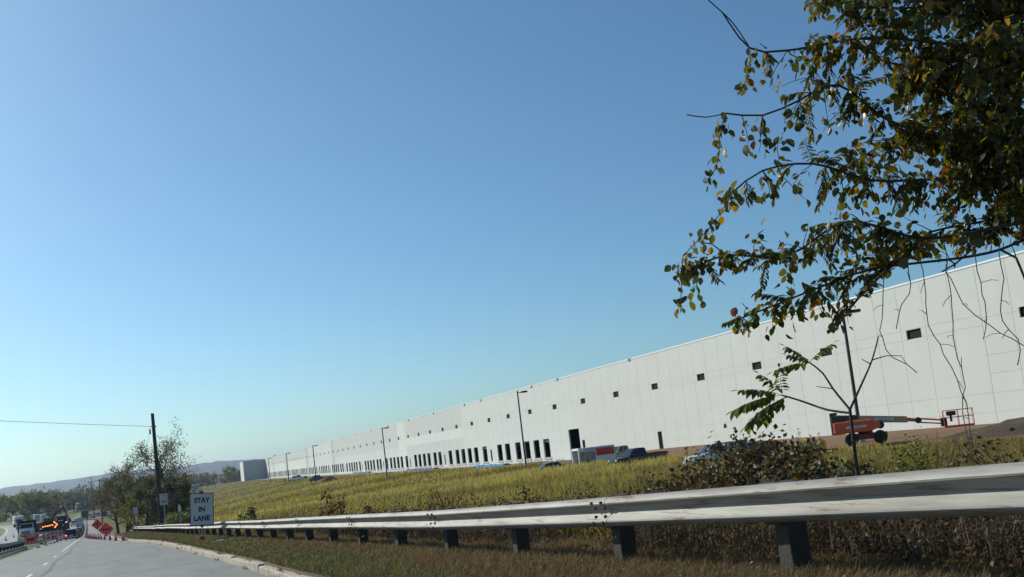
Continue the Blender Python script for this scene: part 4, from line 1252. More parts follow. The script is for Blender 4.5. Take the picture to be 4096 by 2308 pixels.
# ---- arrow board trailer
ab = thing('arrow_board', 'black arrow board trailer with lit orange right arrow', 'arrow board', (-5.55, 150.6, zr(150.6)), rz=R(1))
c_ = -2.45 - zr(150.6)
mb = MB(); mb.bbox(-1.08, 0, c_ - 0.58, 1.08, 0.1, c_ + 0.58, 0.02); pn = mb.build('board', M('matt_black_board', (0.012, 0.012, 0.013), 0.8), ab)
MAT_AMBER = M('lit_amber_lamp', (1.0, 0.20, 0.045), 0.4, var=0.0, emit=5.0)
for (u, v) in [(-0.94, -0.08), (-0.63, -0.05), (-0.33, -0.03), (-0.02, 0.0), (0.30, 0.03), (0.56, 0.42), (0.73, 0.24), (0.93, 0.04), (0.76, -0.15), (0.61, -0.34)]:
    mb = MB(); mb.lathe([(0.085, 0), (0.08, -0.03), (0.04, -0.05)], (u * 0.98, -0.003, c_ + v), 12, 'y'); mb.build('lamp', MAT_AMBER, pn)
mb = MB(); mb.tube([(0, 0.14, 0.5), (0, 0.14, c_ + 0.4)], 0.06, 8); mb.build('mast', MAT_DSTEEL, ab)
mb = MB(); mb.bbox(-0.6, -0.3, 0.45, 0.6, 1.3, 1.0, 0.05); mb.tube([(0, 1.2, 0.5), (0, 2.6, 0.45)], 0.05, 6); mb.build('trailer_body', M('trailer_dark_green', (0.03, 0.035, 0.02), 0.6), ab)
for s_ in (-1, 1):
    wheel(ab, s_ * 0.75, 0.5, 0.33, 0.2)

# ---- people
def person(label, loc, rz, top_c, leg_c, hat_c=None, pose=0, hgt=1.76):
    me = bpy.data.meshes.new('person')
    k = hgt / 1.76
    s = 0.12 if pose == 0 else 0.22
    J = [((0, 0, 0.96), 0.14), ((0, 0.0, 1.14), 0.135), ((0, 0.01, 1.34), 0.16), ((0, 0.01, 1.47), 0.075), ((0, 0.02, 1.55), 0.06), ((0, 0.03, 1.64), 0.098), ((0, 0.03, 1.74), 0.085),
         ((0.19, 0, 1.42), 0.07), ((0.25, 0.02, 1.14), 0.052), ((0.24, 0.14 + s * 0.6, 0.95), 0.040), ((0.23, 0.20 + s * 0.8, 0.87), 0.042),
         ((-0.19, 0, 1.42), 0.07), ((-0.26, -0.03, 1.14), 0.052), ((-0.25, 0.08, 0.92), 0.040), ((-0.24, 0.11, 0.84), 0.042),
         ((0.10, 0, 0.90), 0.10), ((0.12, s, 0.50), 0.068), ((0.12, s - 0.02, 0.09), 0.048), ((0.13, s + 0.17, 0.045), 0.045),
         ((-0.10, 0, 0.90), 0.10), ((-0.12, -s + 0.05, 0.50), 0.068), ((-0.12, -s - 0.03, 0.09), 0.048), ((-0.13, -s + 0.15, 0.045), 0.045)]
    E = [(0, 1), (1, 2), (2, 3), (3, 4), (4, 5), (5, 6), (2, 7), (7, 8), (8, 9), (9, 10), (2, 11), (11, 12), (12, 13), (13, 14), (0, 15), (15, 16), (16, 17), (17, 18), (0, 19), (19, 20), (20, 21), (21, 22)]
    me.from_pydata([tuple(c * k for c in j[0]) for j in J], E, [])
    o = bpy.data.objects.new('person_rig', me); col.objects.link(o)
    md = o.modifiers.new('skin', 'SKIN'); sb = o.modifiers.new('sub', 'SUBSURF'); sb.levels = 1; sb.render_levels = 1
    for i, (c, r_) in enumerate(J):
        me.skin_vertices[0].data[i].radius = (r_ * k, r_ * k * (0.75 if i < 3 else 1.0))
    me.skin_vertices[0].data[0].use_root = True
    dg = bpy.context.evaluated_depsgraph_get()
    nm = bpy.data.meshes.new_from_object(o.evaluated_get(dg))
    bpy.data.objects.remove(o)
    nm.materials.clear()
    for m_ in (M('skin', (0.42, 0.25, 0.17), 0.6, var=0.05), top_c, leg_c, M('boot_leather', (0.05, 0.03, 0.02), 0.7)):
        nm.materials.append(m_)
    for p in nm.polygons:
        z, x, y = p.center.z / k, abs(p.center.x) / k, p.center.y / k
        p.material_index = 3 if z < 0.13 else (2 if z < 0.97 and x < 0.2 else (0 if (z > 1.50 or (x > 0.2 and z < 0.93)) else 1))
        p.use_smooth = True
    b = bpy.data.objects.new('person', nm); col.objects.link(b)
    b.location = loc; b.rotation_euler = (0, 0, rz)
    tag(b, label, 'person', 'road and site workers')
    mb = MB(); mb.lathe([(0.118, 1.70), (0.115, 1.74), (0.09, 1.81), (0.03, 1.84)] if hat_c else [(0.10, 1.66), (0.105, 1.72), (0.08, 1.78), (0.02, 1.80)], (0, 0.03, 0), 14)
    if hat_c: mb.lathe([(0.14, 1.695), (0.14, 1.705), (0.115, 1.71)], (0, 0.05, 0), 14)
    hh = mb.build('hard_hat' if hat_c else 'hair', hat_c or M('dark_hair', (0.03, 0.02, 0.015), 0.8), b)
    hh.scale = (k, k, k)
HV = M('hi_vis_green', (0.22, 0.50, 0.04), 0.7); NAVY = M('dark_trousers', (0.03, 0.045, 0.05), 0.8); HW = M('hard_hat_white', (0.7, 0.7, 0.68), 0.4)
person('person in lime green vest standing in the closed lane, left of two', (-0.95, 409, zr(409)), R(160), HV, NAVY, HW)
person('person in lime green vest standing in the closed lane, right of two', (-0.15, 411, zr(411)), R(200), HV, NAVY, HW, 1)
person('person in lime green vest beside the dark box truck', (-2.35, 398, zr(398)), R(20), HV, NAVY, HW)
# ---- far site office box, containers, cars by the road bend
tb = thing('site_cabin', 'teal site cabin box by the far utility pole', 'cabin', (4.6, 425, zg(4.6, 425)), rz=R(6))
c_ = -5.45 - zg(4.6, 425)
mb = MB(); mb.bbox(-1.1, -1.5, 0.2, 1.1, 1.5, max(2.4, c_), 0.04); mb.build('shell', M('teal_cabin', (0.06, 0.11, 0.12), 0.6), tb)
mb = MB(); mb.box(-1.15, -1.55, max(2.4, c_), 1.15, 1.55, max(2.4, c_) + 0.08); mb.build('roof', M('grey_cabin_roof', (0.3, 0.32, 0.33), 0.6), tb)
mb = MB(); mb.box(-0.4, -1.53, 0.2, 0.4, -1.505, 2.1); mb.build('door', MAT_DSTEEL, tb)
def container(x, y, w, h_, label, c):
    t = thing('container', label, 'container', (x, y, zg(x, y)), rz=R(10), group='pale containers by the far trees')
    mb = MB(); mb.box(-w / 2, -3, 0.15, w / 2, 3, h_)
    for k in range(12):
        mb.box(-w / 2 - 0.03, -2.9 + k * 0.5, 0.2, w / 2 + 0.03, -2.7 + k * 0.5, h_ - 0.1)
    mb.build('shell', c, t)
    mb = MB(); mb.box(-w / 2 - 0.05, -3.05, h_, w / 2 + 0.05, 3.05, h_ + 0.1); mb.build('roof', M('container_roof', (0.7, 0.7, 0.68), 0.6), t)
    mb = MB(); mb.box(-0.04, -3.04, 0.2, 0.04, -3.0, h_ - 0.1); mb.box(-w / 2 + 0.1, -3.04, h_ * 0.5, w / 2 - 0.1, -3.01, h_ * 0.5 + 0.06); mb.build('door_bars', MAT_DSTEEL, t)
container(-18.2, 378, 1.6, 2.4, 'blue grey container beside the white one under the far trees', M('container_blue_grey', (0.38, 0.45, 0.48), 0.6))
container(-16.2, 381, 1.7, 2.6, 'white container beside the blue grey one under the far trees', M('container_white', (0.66, 0.66, 0.62), 0.6))
for x, y, c, kd, lb, a in ((-0.6, 446, PW_, 'pickup', 'white pickup parked at the roadside beyond the dark truck', 60), (1.6, 455, PS, 'suv', 'silver suv parked on the bare bank by the far poles', 80), (5.4, 452, PG, 'sedan', 'grey car parked behind the teal cabin', 95), (8.5, 449, PW_, 'suv', 'white suv parked at the right of the bare bank', 85)):
    car(lb, (x, y, zg(x, y)), R(a), c, kd, False, 'cars parked on the bare bank')
# ================================================================== yard vehicles and plant
def zs(x, y): return zg(x, y)
# cargo trailer with open back, red and grey sides
x_, y_ = 48.0, 83.6
tr = thing('cargo_trailer', 'white cargo trailer with open back and red side panel', 'trailer', (x_, y_, zs(x_, y_) - 0.25), rz=R(-97))
TW = M('trailer_white', (0.66, 0.67, 0.66), 0.5)
L_, Wd, H0, H1 = 4.1, 1.9, 0.45, 2.15
mb = MB(); mb.box(-Wd / 2, -L_ / 2, H0, -Wd / 2 + 0.05, L_ / 2, H1); mb.box(Wd / 2 - 0.05, -L_ / 2, H0, Wd / 2, L_ / 2, H1); mb.box(-Wd / 2 + 0.05, L_ / 2 - 0.06, H0, Wd / 2 - 0.05, L_ / 2, H1); mb.box(-Wd / 2 + 0.05, -L_ / 2, H0, Wd / 2 - 0.05, L_ / 2 - 0.06, H0 + 0.05); mb.prism([(-Wd / 2, H1 + 0.003), (Wd / 2, H1 + 0.003), (Wd / 2 - 0.12, H1 + 0.1), (-Wd / 2 + 0.12, H1 + 0.1)], -L_ / 2, L_ / 2, 'y'); sh = mb.build('shell', TW, tr)
for s_ in (-1, 1):
    mb = MB(); mb.box(s_ * Wd / 2 - 0.004, -0.1, H0 + 0.85, s_ * Wd / 2 + 0.006, L_ / 2 - 0.1, H1 - 0.12); mb.build('red_panel', M('trailer_red', (0.42, 0.035, 0.03), 0.5), sh)
    mb = MB(); mb.box(s_ * Wd / 2 - 0.004, -L_ / 2 + 0.1, H0 + 0.1, s_ * Wd / 2 + 0.005, -0.2, H1 - 0.3); mb.build('grey_panel', M('trailer_grey_print', (0.26, 0.25, 0.24), 0.6, var=0.5, scale=2.0), sh)
    mb = MB(); mb.box(s_ * Wd / 2 - 0.004, -L_ / 2 + 0.6, H1 - 0.2, s_ * Wd / 2 + 0.005, L_ / 2 - 0.1, H1 - 0.03); mb.build('grey_panel', M('trailer_grey_band', (0.33, 0.34, 0.35), 0.6), sh)
    wheel(tr, s_ * 0.98, 0.2, 0.35, 0.22)
mb = MB()
for q in ((-0.75, 0.4, 0.6), (0.0, 0.9, 0.9), (0.5, 0.5, 0.5)):
    mb.bbox(q[0], -L_ / 2 + 0.4, H0 + 0.06, q[0] + 0.5, -L_ / 2 + 1.0, H0 + 0.06 + q[1], 0.02)
mb.build('load', M('dark_cargo', (0.05, 0.05, 0.055), 0.8), tr)
mb = MB(); mb.tube([(0, L_ / 2, 0.5), (0, L_ / 2 + 1.1, 0.48)], 0.05, 6); mb.build('drawbar', MAT_DSTEEL, tr)
mb = MB()
for a in ((-Wd / 2, H0, -Wd / 2 + 0.12, H1), (Wd / 2 - 0.12, H0, Wd / 2, H1), (-Wd / 2 + 0.12, H1 - 0.12, Wd / 2 - 0.12, H1), (-Wd / 2 + 0.12, H0, Wd / 2 - 0.12, H0 + 0.1)):
    mb.box(a[0], -L_ / 2 - 0.04, a[1], a[2], -L_ / 2 - 0.002, a[3])
mb.build('back_frame', M('trailer_frame_white', (0.8, 0.8, 0.78), 0.4), tr)
car('green grey pickup parked just behind the cargo trailer', (52.5, 85.5, zs(52.5, 85.5) - 0.2), R(100), paint('sage', (0.25, 0.29, 0.25)), 'pickup', group='vehicles parked in the warehouse yard', cat='pickup truck')
car('dark pickup with chrome trim half hidden by grass beside the trailer', (47.4, 74.2, zs(47.4, 74.2) - 0.3), R(86), PB, 'pickup', group='vehicles parked in the warehouse yard', cat='pickup truck')
car('silver suv nosing out from behind the vine covered bush', (41.6, 54.6, zs(41.6, 54.6) - 0.12), R(72), PS, 'suv', group='vehicles parked in the warehouse yard', cat='car')
car('dark grey car beside the silver suv behind the bush', (44.2, 54.6, zs(44.2, 54.6) - 0.4), R(70), PG, 'suv', group='vehicles parked in the warehouse yard', cat='car')
car('low grey car half sunk in the grass left of the trailer', (43.2, 84.8, zs(43.2, 84.8) - 0.5), R(80), PG, 'sedan', group='vehicles parked in the warehouse yard', cat='car')
car('white crew pickup with dark load parked near the dock doors', (65.6, 323.4, zs(65.6, 323.4)), R(40), PW_, 'pickup', group='vehicles parked in the warehouse yard', cat='pickup truck')
car('dark crew pickup parked on the yard next to the white one', (68.0, 330.0, zs(68.0, 330.0)), R(70), PB, 'pickup', group='vehicles parked in the warehouse yard', cat='pickup truck')
car('black pickup at the foot of a lamp post by the red dirt pile', (59.4, 263.4, zs(59.4, 263.4)), R(30), PB, 'pickup', group='vehicles parked in the warehouse yard', cat='pickup truck')
person('person in dark clothes standing on the yard left of the crew pickup', (61.7, 324.2, zs(61.7, 324.2)), R(120), M('dark_jacket', (0.05, 0.05, 0.06), 0.8), NAVY, None)
drum(53.8, 213.3, 'orange drum at the yard edge, left of two', zs(53.8, 213.3), 'drums along the yard edge')
drum(51.5, 193.3, 'orange drum at the yard edge, right of two', zs(51.5, 193.3), 'drums along the yard edge')

# ---- boom lift
bx_, by_ = 50.3, 48.6
th_ = math.atan2(45.77 - 49.49, 52.96 - 49.51)            # boom heading
bl = thing('boom_lift', 'red boom lift with tan boom and open basket beside the warehouse wall', 'boom lift', (bx_, by_, zs(bx_, by_) + 0.16), rz=th_)
RED = M('lift_red', (0.66, 0.105, 0.045), 0.45, var=0.08, dirt=(0.25, 0.08, 0.05), dirt_amt=0.4)
TAN = M('lift_tan', (0.42, 0.33, 0.17), 0.5, var=0.08)
DRK = M('lift_dark', (0.03, 0.03, 0.03), 0.6)
# local: +x along the boom (towards the basket), z up
mb = MB(); mb.bbox(-1.3, -0.85, 0.42, 1.45, 0.85, 0.80, 0.05); mb.build('chassis', M('lift_chassis_red', (0.25, 0.03, 0.03), 0.6), bl)
for x in (-0.95, 0.95):
    for s_ in (-1, 1):
        w_ = MB(); w_.lathe([(0.24, -0.16), (0.40, -0.16), (0.46, -0.1), (0.46, 0.1), (0.40, 0.16), (0.24, 0.16)], (x, s_ * 1.0, 0.46), 16, 'y'); wo = w_.build('wheel', MAT_TYRE, bl, smooth='auto')
        q = MB(); q.lathe([(0.08, -0.14), (0.25, -0.158), (0.25, 0.158), (0.08, 0.14)], (x, s_ * 1.0, 0.46), 12, 'y'); q.build('rim', M('lift_rim', (0.4, 0.36, 0.28), 0.6), wo)
mb = MB(); mb.lathe([(0.5, 0.8), (0.5, 0.95)], n=14); mb.build('slew_ring', DRK, bl)
mb = MB(); mb.bbox(-2.05, -1.05, 0.95, 0.55, -0.35, 1.78, 0.10); mb.bbox(-2.05, 0.35, 0.95, 0.55, 1.05, 1.78, 0.10); tt = mb.build('turntable_cover', RED, bl)
mb = MB(); mb.loft([[(0.5, -1.0, 1.0), (0.5, -0.35, 1.0), (0.5, -0.35, 1.72), (0.5, -1.0, 1.72)], [(1.05, -0.9, 1.15), (1.05, -0.4, 1.15), (1.05, -0.4, 1.5), (1.05, -0.9, 1.5)]]); mb.build('nose_cover', RED, bl)
mb = MB(); mb.lathe([(0.2, -0.12), (0.28, -0.1), (0.28, 0.1), (0.2, 0.12)], (1.05, -0.7, 1.32), 12, 'y'); mb.build('hose_reel', DRK, bl)
mb = MB(); mb.bbox(-2.15, -0.34, 0.9, -1.3, 0.34, 2.25, 0.06); mb.bbox(-2.2, -0.32, 1.9, -0.3, 0.32, 2.2, 0.06); mb.build('mast', DRK, bl)
bm_ = MB(); bm_.loft([[(-1.9, -0.17, 1.82), (-1.9, 0.17, 1.82), (-1.9, 0.17, 2.33), (-1.9, -0.17, 2.33)], [(2.85, -0.15, 1.25), (2.85, 0.15, 1.25), (2.85, 0.15, 1.70), (2.85, -0.15, 1.70)]])
bo_ = bm_.build('boom', TAN, bl)
mb = MB(); mb.prism([(0.70, 1.66), (2.0, 1.51), (2.0, 1.70), (0.70, 1.85)], -0.185, -0.18, 'y'); pl2 = mb.build('name_plate', M('plate_white', (0.62, 0.66, 0.66), 0.5), bo_)
ang_ = math.atan2(1.51 - 1.66, 1.3)
text_mesh('United Rentals', 0.15, M('plate_ink_blue', (0.03, 0.07, 0.16), 0.5), pl2, loc=(1.38, -0.188, 1.675), rot=(R(90), -ang_, 0), sx=1.05)
mb = MB(); mb.prism([(-1.2, 1.28), (0.15, 1.28), (0.15, 1.43), (-1.2, 1.43)], -1.056, -1.051, 'y'); pl3 = mb.build('name_plate', M('plate_white', (0.62, 0.66, 0.66), 0.5), tt)
text_mesh('United Rentals', 0.14, M('plate_ink_blue', (0.03, 0.07, 0.16), 0.5), pl3, loc=(-0.52, -1.058, 1.35), sx=1.1)
mb = MB(); mb.loft([[(2.83, -0.12, 1.33), (2.83, 0.12, 1.33), (2.83, 0.12, 1.61), (2.83, -0.12, 1.61)], [(3.45, -0.10, 1.24), (3.45, 0.10, 1.24), (3.45, 0.10, 1.47), (3.45, -0.10, 1.47)]]); mb.build('boom_extension', RED, bl)
mb = MB(); mb.lathe([(0.14, -0.16), (0.22, -0.15), (0.22, 0.15), (0.14, 0.16)], (3.55, 0, 1.33), 12, 'y'); mb.build('knuckle', DRK, bl)
mb = MB(); mb.tube([(3.55, -0.1, 1.45), (5.15, -0.1, 1.16)], 0.06, 6); mb.tube([(3.55, 0.1, 1.18), (5.1, 0.1, 0.92)], 0.05, 6); mb.build('jib', RED, bl)
mb = MB(); mb.bbox(4.95, -0.2, 0.72, 5.35, 0.2, 1.32, 0.05); mb.build('basket_pivot', DRK, bl)
bk_ = MB()
X0, X1, Y0_, Y1_, Z0, Z1 = 5.15, 7.0, -0.45, 0.45, 0.70, 1.78
for xx in (X0, (X0 + X1) / 2, X1):
    for yy in (Y0_, Y1_):
        bk_.tube([(xx, yy, Z0), (xx, yy, Z1 - (0.0))], 0.022, 5)
for zz in (Z1, (Z0 + Z1) / 2 + 0.05):
    for yy in (Y0_, Y1_):
        bk_.tube([(X0, yy, zz), (X1, yy, zz)], 0.022, 5)
    for xx in (X0, X1):
        bk_.tube([(xx, Y0_, zz), (xx, Y1_, zz)], 0.022, 5)
bk_.box(X0, Y0_, Z0 - 0.1, X1, Y1_, Z0 + 0.03)
bk_.build('basket', RED, bl)
mb = MB(); mb.bbox(5.35, -0.35, 1.42, 5.95, 0.1, 1.72, 0.05); mb.box(5.55, -0.1, 1.0, 5.7, 0.05, 1.45); mb.build('control_box', DRK, bl)
# ---- yellow compressor
cp = thing('compressor', 'yellow towable compressor near the boom lift', 'compressor', (44.95, 48.4, zs(44.95, 48.4)), rz=th_)
YEL = M('compressor_yellow', (0.62, 0.36, 0.035), 0.45, var=0.06)
mb = MB(); mb.loft([[(x, -w_, 0.45), (x, w_, 0.45), (x, w_ * 0.98, h_ - 0.15), (x, w_ * 0.75, h_), (x, -w_ * 0.75, h_), (x, -w_ * 0.98, h_ - 0.15)] for x, w_, h_ in ((-0.95, 0.42, 1.05), (-0.8, 0.52, 1.22), (0.6, 0.55, 1.22), (0.95, 0.5, 1.0))]); cy_ = mb.build('canopy', YEL, cp)
mb = MB(); mb.box(-0.55, -0.575, 0.78, -0.05, -0.555, 0.98); mb.build('decal', M('decal_grey', (0.5, 0.48, 0.4), 0.5), cy_)
mb = MB(); mb.lathe([(0.14, -0.02), (0.14, 0.02)], (0.35, -0.57, 0.82), 12, 'y'); mb.build('decal', M('decal_blue', (0.12, 0.2, 0.3), 0.5), cy_)
mb = MB(); mb.box(-0.9, -0.5, 0.32, 0.9, 0.5, 0.45); mb.tube([(0.8, 0, 0.4), (1.7, 0, 0.35)], 0.04, 6); mb.build('chassis', DRK, cp)
for s_ in (-1, 1):
    w_ = MB(); w_.lathe([(0.15, -0.09), (0.28, -0.09), (0.3, 0), (0.28, 0.09), (0.15, 0.09)], (-0.1, s_ * 0.62, 0.3), 14, 'y'); w_.build('wheel', MAT_TYRE, cp)
# ---- dirt piles, tarps
def mound(name, label, cx_, cy_, lx, ly, h_, ang, mat, sd, seg=28):
    r_ = np.random.default_rng(sd)
    V, F = [], []
    na, nr = 36, 12
    for j in range(nr + 1):
        q = j / nr
        for i in range(na):
            a = 2 * math.pi * i / na
            ex_ = math.cos(a) * lx * q; ey_ = math.sin(a) * ly * q
            x = cx_ + ex_ * math.cos(ang) - ey_ * math.sin(ang); y = cy_ + ex_ * math.sin(ang) + ey_ * math.cos(ang)
            hh = h_ * (1 - q ** 1.6) * (0.75 + 0.25 * math.sin(3 * a + sd) * q) + r_.normal(0, 0.05 * h_) * (q < 0.97)
            V.append((x, y, zg(x, y) - 0.12 + hh))
    for j in range(nr):
        for i in range(na):
            F.append((j * na + i, j * na + (i + 1) % na, (j + 1) * na + (i + 1) % na, (j + 1) * na + i))
    o = np_mesh(name, V, F, mat)
    tag(o, label, 'dirt pile')
mound('dirt_pile', 'red earth pile in front of the far dock doors', 57.5, 243.5, 3.6, 2.5, 1.9, 0.1, mat_soil('red_earth', (0.16, 0.06, 0.035), (0.24, 0.10, 0.06)), 1)
mound('dirt_pile', 'dark brown earth mound at the right edge by the boom basket', 57.0, 37.5, 9.0, 5.0, 1.25, R(-50), mat_soil('dark_earth', (0.04, 0.029, 0.017), (0.085, 0.06, 0.034)), 2)
mound('dirt_pile', 'long rubble heap below the dock doors left of the trailer', 54.5, 112, 11.0, 2.6, 0.95, R(82), mat_soil('rubble_earth', (0.10, 0.075, 0.05), (0.25, 0.2, 0.15), 1.5), 4)
mound('dirt_pile', 'low brown soil bank left of the cargo trailer', 51.5, 97, 7.0, 2.4, 0.8, R(84), mat_soil('brown_earth', (0.12, 0.08, 0.05), (0.22, 0.15, 0.10), 1.5), 5)
def tarp(label, s0, s1, pp, c, sd, w=1.6):
    r_ = random.Random(sd)
    n = int((s1 - s0) / 0.7); V, F = [], []
    ph_ = [r_.uniform(0, 6) for _ in range(4)]
    for i in range(n + 1):
        s = s0 + (s1 - s0) * i / n
        for j in range(5):
            p = pp + w * (j / 4 - 0.5) + 0.25 * math.sin(s * 0.8 + ph_[0])
            x, y = s * WD[0] + p * WN[0], s * WD[1] + p * WN[1]
            V.append((x, y, zg(x, y) + 0.06 + (0.32 * abs(math.sin(s * 0.9 + j + ph_[1])) + 0.2 * abs(math.sin(s * 2.3 + ph_[2] + j * 2))) * (1 - abs(j / 2 - 1) ** 2)))
    for i in range(n):
        for j in range(4):
            F.append((i * 5 + j, i * 5 + j + 1, (i + 1) * 5 + j + 1, (i + 1) * 5 + j))
    o = np_mesh('tarpaulin', V, F, M('tarp_' + c[0], c[1], 0.45, var=0.15))
    tag(o, label, 'tarpaulin', 'tarpaulins along the dock wall')
tarp('bright blue tarpaulin crumpled on the ground below the dock doors', 150, 166, 54.0, ('blue', (0.03, 0.20, 0.52)), 1, 2.2)
tarp('navy and white sheeting along the ground, near the middle dock doors', 198, 224, 55.0, ('navy', (0.05, 0.06, 0.22)), 2, 1.8)
tarp('pale plastic sheeting along the foot of the dock wall', 226, 262, 55.5, ('pale', (0.45, 0.47, 0.55)), 3, 2.0)
tarp('dark blue sheeting strip beside the red earth pile', 275, 300, 55.5, ('dark_blue', (0.06, 0.08, 0.2)), 4, 1.5)
# edge of new kerb at the right of the yard
mb = MB(); pts = [(39.5, 42.8), (42.8, 39.1), (45.8, 35.6), (50, 30.5)]
mb.loft([[(x - 0.15, y - 0.15, zs(x, y) - 0.1), (x + 0.15, y + 0.15, zs(x, y) - 0.1), (x + 0.15, y + 0.15, zs(x, y) + 0.22), (x - 0.15, y - 0.15, zs(x, y) + 0.22)] for x, y in pts])
tag(mb.build('yard_kerb', M('new_kerb_concrete', (0.5, 0.48, 0.42), 0.9)), 'new pale concrete kerb edging the yard below the boom lift', 'kerb')
# ---- houses among the far trees
def house(x, y, w, d, h_, label, wc, rc, rz_):
    t = thing('house', label, 'house', (x, y, -6.0), rz=rz_)
    mb = MB(); mb.box(-w / 2, -d / 2, -3, w / 2, d / 2, h_); mb.prism([(-d / 2, h_), (d / 2, h_), (0, h_ + d * 0.33)], -w / 2, w / 2, 'x'); mb.build('wall', wc, t)
    mb = MB()
    for s_ in (-1, 1):
        mb.prism([(s_ * (d / 2 + 0.4), h_ - 0.2), (s_ * (d / 2 + 0.4), h_ - 0.02), (0, h_ + d * 0.33 + 0.2), (0, h_ + d * 0.33 + 0.02)], -w / 2 - 0.4, w / 2 + 0.4, 'x')
    ro = mb.build('roof', rc, t)
    mb = MB(); mb.box(w * 0.2, -0.3, h_ + 0.5, w * 0.2 + 0.7, 0.4, h_ + d * 0.33 + 1.0); mb.build('chimney', M('house_brick', (0.3, 0.14, 0.1), 0.9), ro)
    for k in range(3):
        for zz in (1.0, 3.8):
            if zz + 1.3 < h_:
                mb = MB(); mb.box(-w / 2 + w * (0.15 + 0.28 * k), -d / 2 - 0.03, zz, -w / 2 + w * (0.15 + 0.28 * k) + 1.1, -d / 2 - 0.003, zz + 1.4); mb.build('window', MAT_BLACKGLASS, t)
HWL = M('house_white', (0.62, 0.62, 0.58), 0.8); RFG = M('roof_grey', (0.16, 0.16, 0.17), 0.9); RFB = M('roof_brown', (0.16, 0.1, 0.08), 0.9)
house(-26.5, 700, 10, 8, 5.0, 'white house gable showing among the far trees, left of two', HWL, RFG, R(70))
house(-18.0, 690, 10, 8, 4.6, 'white house gable showing among the far trees, right of two', HWL, RFB, R(60))
house(-3.2, 620, 9, 7, 5.4, 'pale grey house among the trees behind the utility poles', M('house_grey', (0.45, 0.46, 0.46), 0.8), RFG, R(20))
house(-66, 900, 34, 14, 6.5, 'long blue grey building far off at the left edge', M('house_blue_grey', (0.36, 0.42, 0.45), 0.8), M('roof_pale', (0.4, 0.43, 0.45), 0.8), R(4))
house(-80, 820, 22, 12, 5.5, 'second blue grey building at the left edge, lower in the trees', M('house_blue_grey', (0.36, 0.42, 0.45), 0.8), M('roof_pale', (0.4, 0.43, 0.45), 0.8), R(-6))
# small site lamps beyond the wing
for (az, r_, el_, lb) in ((5.95, 520, 0.43, 'small dark lamp post far off at the left of the wing, left of three'), (6.35, 540, 0.44, 'small dark lamp post far off at the left of the wing, middle of three'), (6.75, 560, 0.47, 'small dark lamp post far off at the left of the wing, right of three')):
    x, y = r_ * math.sin(R(az)), r_ * math.cos(R(az))
    o = copy_tree(lp0); o.location = (x, y, 1.45 + r_ * math.tan(R(el_)) - 10.4); o['label'] = lb; o['group'] = 'small lamp posts far off'
# ================================================================== vegetation
def unit(v):
    return v / np.maximum(np.linalg.norm(v, axis=-1, keepdims=True), 1e-9)
LT = np.array([(0, 0, 0), (-0.36, 0.2, 0.06), (-0.5, 0.5, 0.10), (-0.3, 0.8, 0.05), (0, 1, -0.08), (0.3, 0.8, 0.05), (0.5, 0.5, 0.10), (0.36, 0.2, 0.06), (0, 0.3, 0.0), (0, 0.7, -0.02)])
LF = np.array([(0, 8, 1), (1, 8, 2), (2, 8, 9), (2, 9, 3), (3, 9, 4), (4, 9, 5), (5, 9, 6), (6, 9, 8), (6, 8, 7), (7, 8, 0)])
ST = np.array([(0, 0, 0), (-0.5, 0.45, 0.08), (0, 1, -0.05), (0.5, 0.45, 0.08)])
SF = np.array([(0, 2, 1), (0, 3, 2)])
def leaf_geo(P, axis, nrm, size, wr, simple=False):
    """leaves: base point, pointing direction, face normal, length, width ratio -> V, F"""
    T, Fc = (ST, SF) if simple else (LT, LF)
    a = unit(axis); s = unit(np.cross(a, nrm)); n = np.cross(s, a)
    size = np.asarray(size).reshape(-1, 1, 1); wr = np.broadcast_to(np.asarray(wr, dtype=float).reshape(-1, 1, 1), size.shape)
    V = P[:, None, :] + size * (T[None, :, 0:1] * wr * s[:, None, :] + T[None, :, 1:2] * a[:, None, :] + T[None, :, 2:3] * n[:, None, :])
    k = len(T)
    F = Fc[None] + (np.arange(len(P)) * k)[:, None, None]
    return V.reshape(-1, 3), F.reshape(-1, 3)
def rnd_dirs(n, r=rng):
    return unit(r.normal(size=(n, 3)))
def blades(P, h, w, lean, r=rng, seg=False):
    """grass blades: thin triangles rising from P"""
    n = len(P)
    az = r.uniform(0, 2 * np.pi, n)
    d = np.stack([np.cos(az), np.sin(az), np.zeros(n)], 1)
    s = np.stack([-np.sin(az + r.normal(0, 0.6, n)), np.cos(az), np.zeros(n)], 1)
    h = np.asarray(h)[:, None]; w = np.asarray(w)[:, None]; ln = np.asarray(lean)[:, None]
    up = np.array([0, 0, 1.0])
    mid = P + d * ln * h * 0.35 + up * h * 0.6
    V = np.stack([P - s * w / 2, P + s * w / 2, mid - s * w * 0.36, mid + s * w * 0.36, P + d * ln * h + up * h * (1 - 0.25 * np.minimum(ln, 1.4) ** 2)], 1)
    F = np.array([(0, 1, 3), (0, 3, 2), (2, 3, 4)])[None] + (np.arange(n) * 5)[:, None, None]
    return V.reshape(-1, 3), F.reshape(-1, 3)
def join(parts):
    Vs, Fs, o = [], [], 0
    for V, F in parts:
        Vs.append(V); Fs.append(F + o); o += len(V)
    return np.concatenate(Vs), np.concatenate(Fs)
def patch(x, y, sc, sd):
    """cheap smooth noise 0..1 for patchy growth"""
    return 0.5 + 0.25 * (np.sin(x / sc + sd) * np.cos(y / sc * 1.3 - sd * 2) + np.sin((x + y) / sc * 0.63 + sd * 3) + 0.6 * np.sin((x - 1.7 * y) / sc * 1.9 + sd))

